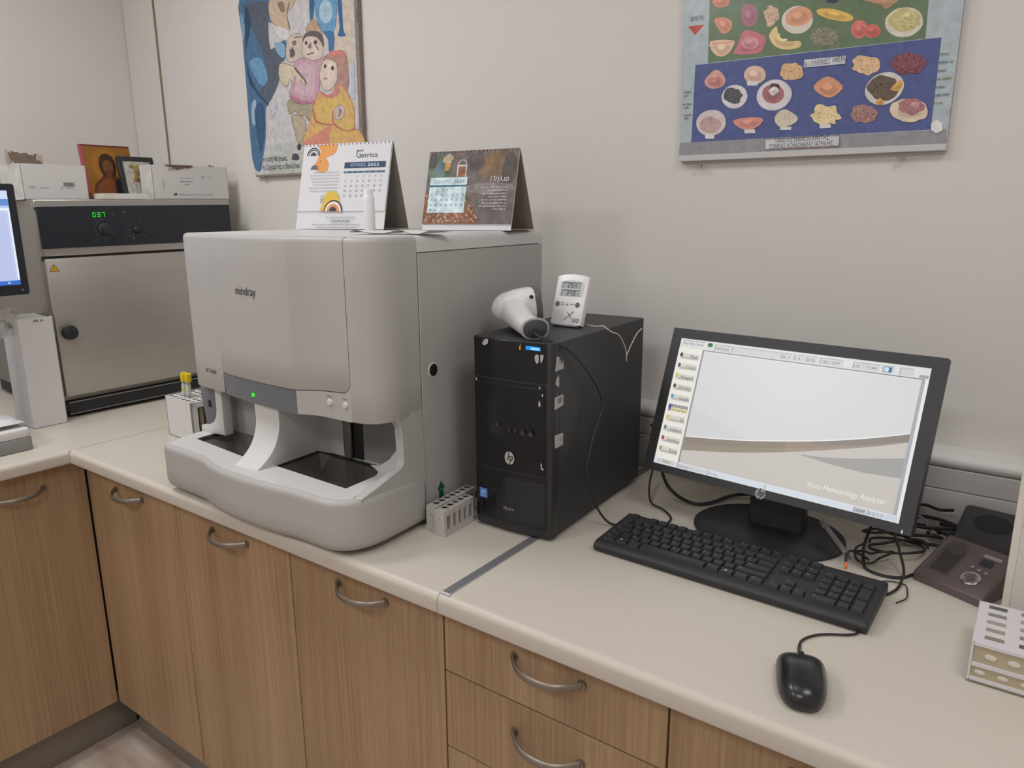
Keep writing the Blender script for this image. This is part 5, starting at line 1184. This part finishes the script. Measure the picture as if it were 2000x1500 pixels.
tangle(.562, .575, .040, .035, 1.6, .3, .903, 'black cable coiled loosely right of the monitor stand', .0024)
tangle(.535, .52, .035, .028, 1.3, 2.2, .903, 'black cable curl just behind the keyboard right end', .0020)
tangle(.575, .655, .045, .035, 1.5, 4.1, .905, 'black cable bundle behind the coil near the wall', .0030)
tangle(.545, .61, .045, .020, 1.2, 1.1, .915, 'black cable lying across the coil below the monitor corner', .0024)
tangle(.600, .70, .030, .028, 1.4, 5.0, .910, 'black cable loop in front of the wall upstand', .0034)
cable('loose_cable', 'black cable hanging from the monitor corner in a long bow to the worktop', [(.545, .555, .985), (.556, .545, .955), (.572, .52, .93), (.586, .485, .912), (.587, .455, z0+.001), (.585, .432, z0), (.580, .414, z0), (.5755, .404, z0)], .0022)
cable('loose_cable', 'black cable hanging straight down behind the monitor corner', [(.515, .57, 1.0), (.522, .55, .96), (.518, .52, .925), (.525, .49, z0+.002), (.535, .475, z0), (.56, .468, z0), (.585, .478, z0), (.60, .505, z0)], .0026)
cable('loose_cable', 'black cable running along the upstand to the dark phone', [(.55, .715, .935), (.58, .722, .946), (.607, .70, .950), (.63, .69, .958)], .0030)
cable('loose_cable', 'pale grey cable curl behind the monitor corner', [(.545, .66, .92), (.565, .68, .935), (.585, .69, .93), (.60, .672, .915), (.618, .64, z0)], .0022, mat('grey_wire_pvc', '8c8890', .5))
cable('loose_cable', 'thin dark wire curled on the worktop in front of the phone base', [(.592, .385, z0), (.602, .408, z0), (.60, .432, z0), (.592, .455, z0), (.565, .45, z0), (.55, .42, z0)], .0010)
t = thing('cable_plug', 'pale grey slim plug leaning on the monitor stand', 'plug', (0, 0, 0))
a, b = Vector((.452, .530, .9385)), Vector((.4985, .479, .9205)); q = (b-a).normalized()
MB().tube([a, a+(b-a)*.9, b], .0044, mat('plug_grey', '8f8a8a', .4), 12).build('sleeve', t)
MB().tube([a-q*.014, a-q*.004, a], .0058, mat('plug_grip', 'a39e9d', .4), 12).build('grip', t)
MB().tube([b, b+q*.012], .003, mat('plug_tip', '77716e', .3, .6), 10).build('tip', t)
t = thing('orange_tip_cable', 'short black cable end with a bright orange tip behind the keyboard', 'cable', (0, 0, 0))
MB().tube(spline([(.53, .50, .91), (.515, .482, .925), (.507, .458, .936), (.5085, .425, .9385), (.5125, .405, .9375)], 5), .0021, CABLE, 8).build('wire', t)
lab(MB().tube([(.5125, .405, .9375), (.5158, .389, .936)], .0024, mat('orange_tip', 'e8823c', .4), 10).build('tip', t), 'bright orange tip')

# ------------------------------------------------------------------ rack with slots at the right edge and the panel behind it
t = thing('slotted_rack', 'white slotted rack with beige cells at the right edge of the worktop', 'rack', (.6985, .2285, .9005), (0, 0, .012))
w, d, h = .17, .126, .0565
WR = mat('rack_white', 'd4d0d2', .5); BE = mat('rack_beige', 'b3a68c', .6)
MB().box((.0, .003, .004), (w, d, h-.001), WR, .001, 1).box((0, .002, 0), (w, d, .004), mat('rack_foot_grey', '8d8577', .6)).build('body', t)
MB().box((.002, 0, h-.004), (w, .0035, h), WR).box((.002, 0, .024), (w, .0035, .029), WR).box((.002, 0, .004), (w, .0035, .0085), WR).box((0, 0, .004), (.0025, .0035, h), WR).build('front_ribs', t)
lab(MB().box((.0025, .0022, .0085), (w, .0032, .024), BE).build('front_cell', t), 'beige front cells'); lab(MB().box((.0025, .0022, .029), (w, .0032, h-.004), BE).build('front_cell', t), 'beige front cells')
for k in range(6):
    o = MB().lathe([(.0052, 0), (.0048, -.0012), (.0001, -.0016)], mat('cell_dot', 'd6cfc2', .5), 14, 'y').build('cell_label', t); o.location = (.013+.0245*k, .0022, .0165); o.scale = (1.2, 1, .6)
    o = MB().lathe([(.0052, 0), (.0048, -.0012), (.0001, -.0016)], mat('cell_dot', 'd6cfc2', .5), 14, 'y').build('cell_label', t); o.location = (.022+.0245*k, .0022, .040); o.scale = (1.3, 1, .7)
slots = ['5c5a58', '8a8684', 'a39a8c', 'a2908a', '8f8272']
for i in range(4):
    for j in range(5):
        x0 = .0125+.0365*i; y0 = d-.018-.0225*j
        MB().box((x0, y0, h-.0012), (x0+.0205, y0+.0075, h+.0002), mat('slot_%s' % slots[(j+i) % 5], slots[(j+i) % 5], .6)).build('slot', t)
t = thing('partition_panel', 'pale beige upright panel standing on the worktop at the right edge', 'panel', (.7228, .405, .9005))
MB().box((0, 0, 0), (.5, .022, .55), mat('panel_beige', 'cfc9c2', .6), .001, 1).build('board', t)
MB().box((-.0008, -.0006, 0), (.009, .0226, .551), mat('panel_edge', 'd6d0c4', .55), .0006, 1).build('edge_band', t)

# ------------------------------------------------------------------ posters
def unpack(s):
    for a in s.split('|'):
        c, p = a.split(':'); yield c, [tuple(int(k)/1000 for k in q.split(',')) for q in p.split(' ')]
def clean(p):
    o = []
    for q in p:
        if not o or (abs(q[0]-o[-1][0])+abs(q[1]-o[-1][1])) > 1e-6: o.append(q)
    if len(o) > 1 and o[0] == o[-1]: o.pop()
    return o
t = thing('poster', 'framed food poster with fruit and cereal pictures, upper right of the wall', 'poster', (.0299, WY-.015, 1.5905), group='framed posters on the wall')
outl = [(0, -.001), (.506, -.002), (.508, .60), (-.008, .60)]
MB().prism(outl, 0, .0145, mat('poster_board', 'b4b1ae', .6), 'xzy').build('backing', t)
MB().prism([(-.001, -.001), (.507, -.002), (.507, .0095), (-.001, .0105)], -.003, .0145, mat('poster_rail', 'c9c7c6', .35), 'xzy', .001, 1).build('bottom_rail', t)
f = Flat((0, 0, 0), (1, 0, 0), (0, 0, 1), eps=.000012, rough=.22, mottle=.05); f.base = .0004
f.poly([(0, 0), (.506, -.001), (.508, .60), (-.006, .60)], 'b3bfc4')
STRAIGHT = {'6f8267', '5a6496', '9a989c', 'c24a44', 'dcdcdc', 'd4d6dc', 'a87a7c', 'd0d2d6', 'dfa98f'}
GRAIN = {'8e8c78': ('5f5d4c', 'b4b29c', 130), 'e0b890': ('c89a6c', 'efd0a8', 90), 'e6c09c': ('c8966c', 'f2d8b4', 110), '8a5560': ('6c3c48', 'a5707a', 140), 'ecd6a8': ('d0b078', 'f6e8c8', 90), 'a8807c': ('7c5450', 'c8a49c', 110),
         'c9bd85': ('a89a60', 'e4dcae', 90), 'd9cbb8': ('c4b29c', 'e8dece', 60), 'd9b7a0': ('b07a6c', 'ecd4c0', 50), 'c6a8a4': ('a98480', 'd8c0bc', 60), '6c6054': ('463c34', '8c7c6c', 70), 'b07a80': ('8c565c', 'c89a9c', 40), '605e66': ('44424a', '807e88', 30)}
SKIP = {'6a6a58', '75424e', '8c625e', '4c463f'}
rp = random.Random(8)
for c, p in unpack(POSTER_R):
    p = clean(p)
    if len(p) < 3 or c in SKIP: continue
    if c in STRAIGHT: f.poly(p, c); continue
    p = clean(closed_spline(p, 3)); f.poly(p, c)
    cx = sum(q[0] for q in p)/len(p); cy = sum(q[1] for q in p)/len(p)
    if c in GRAIN:
        a_, b_, n_ = GRAIN[c]
        for col in (a_, b_):
            vs, fs = [], []
            for k in range(n_//2):
                e = p[rp.randrange(len(p))]; t_ = math.sqrt(rp.random())*.93; x, y = cx+(e[0]-cx)*t_, cy+(e[1]-cy)*t_; an2 = rp.uniform(0, 3.1); l_, w_ = rp.uniform(.0014, .0026), rp.uniform(.0005, .0009); c0, s0 = math.cos(an2), math.sin(an2); k0 = len(vs)
                vs += [(x+l_*c0, y+l_*s0), (x+w_*-s0, y+w_*c0), (x-l_*c0, y-l_*s0), (x+w_*s0, y-w_*c0)]; fs.append((k0, k0+1, k0+2, k0+3))
            f.raw(vs, fs, col)
    elif c not in ('ddd8dc', 'dcd8dc', 'd8d4cc', 'd8cccc', 'e3d8cc', 'dcd6c4', 'e6e6e6'):
        h = [int(c[i:i+2], 16) for i in (0, 2, 4)]
        f.poly([(cx+(x-cx)*.62+.0012, cy+(y-cy)*.58-.0022) for x, y in p], '%02x%02x%02x' % tuple(int(v*.91) for v in h))
        f.poly([(cx+(x-cx)*.34-.0028, cy+(y-cy)*.34+.0032) for x, y in p], '%02x%02x%02x' % tuple(min(255, int(v*1.07+4)) for v in h))
f.text('ΦΡΟΥΤΑ', .012, .2775, .0085, '6c6a70', w=.028)
f.text('8 - 10 ΜΕΡΙΔΕΣ ΗΜΕΡΑ', .251, .1635, .0095, '50525c', w=.073, rot=.045)
f.text('ΠΑΝΕΠΙΣΤΗΜΙΟΝ ΚΡΗΤΗΣ', .204, .0265, .0085, '3c3a40', w=.103, rot=.01).text('ΤΟΜΕΑΣ ΚΟΙΝΩΝΙΚΗΣ ΙΑΤΡΙΚΗΣ', .193, .0155, .0085, '3c3a40', w=.122, rot=.01)
for k, (a, b) in enumerate(((.006, .138), (.006, .131), (.004, .114), (.008, .107), (.008, .092), (.008, .086))): f.scribble(a, b, .0045, .018 if k % 2 == 0 else .010, '6c7074', 'l', 30+k)
for k in range(7): f.scribble(.480, .158-.0135*k, .005, .022 if k % 2 else .014, '7c8084' if k % 3 else 'a09860', 'l', 40+k)
f.build('poster_print', t)
for x in (.04, .43): MB().box((x, -.004, -.0125), (x+.012, .004, -.0095), STEELD).build('clip', t)
t = thing('poster', 'painted theatre poster with cartoon figures, upper left of the wall', 'poster', (-1.4726, WY-.015, 1.6069), group='framed posters on the wall')
MB().prism([(-.001, -.006), (.519, -.006), (.526, .70), (-.014, .70)], 0, .0145, mat('poster_frame', '8d8279', .6), 'xzy').build('backing', t)
f = Flat((0, 0, 0), (1, 0, 0), (0, 0, 1), eps=.000012, rough=.22, mottle=.075); f.base = .0004
f.poly([(0, 0), (.505, 0), (.514, .70), (-.013, .70)], 'c9c6c8')
f.poly([(.06, .0), (.30, .0), (.30, .11), (.09, .09)], 'bfc2be').poly([(.39, .12), (.50, .10), (.505, .60), (.42, .6)], 'd0c4b6')
OUTLINE = {'c9b29c': '7c6c64', 'cbbcb0': '807470', 'd6c3b6': '6c6060', 'c69fae': '8a6478', 'aaa08a': '706858', 'b8a592': '6e6258', 'cdbfa8': '6e645c', 'dcc8ba': '7c6a68', 'd8ae72': '96605c', 'cbb8b0': '86706c', '6f9fc6': '3e6488', 'c0a088': '7c6458', 'b58f86': '8c6860'}
FOLD = {'c69fae': 'ceb0ba', 'd8ae72': 'd8b670', 'd6c3b6': 'dacabf', 'dcc8ba': 'e0d0c4', 'cdbfa8': 'd2c6b0', 'b8a592': 'bead9a'}
for c, p in unpack(POSTER_L):
    p = [(min(max(a, -.012), .512), max(b, .002)) for a, b in clean(p)]
    if len(p) < 3: continue
    p = clean(closed_spline(clean(p), 3)); f.poly(p, c)
    if c in OUTLINE: f.stroke(p, .0016, OUTLINE[c])
    if c in FOLD:
        cx = sum(q[0] for q in p)/len(p); cy = sum(q[1] for q in p)/len(p)
        f.poly([(cx+(x-cx)*.66, cy+(y-cy)*.70+.004) for x, y in p], FOLD[c])
f.text('Η κακή Μάγισσα,', .046, .040, .016, '4c4a4e', w=.125).text('η Σαχαρένια, η Βουλίτσα', .044, .015, .016, '4c4a4e', w=.185)
f.build('poster_print', t)
for z in (.12, .40): MB().box((.514, -.002, z), (.522, .004, z+.03), STEELD).build('clip', t)
MB().box((.03, -.002, -.009), (.05, .004, -.005), STEELD).build('clip', t)
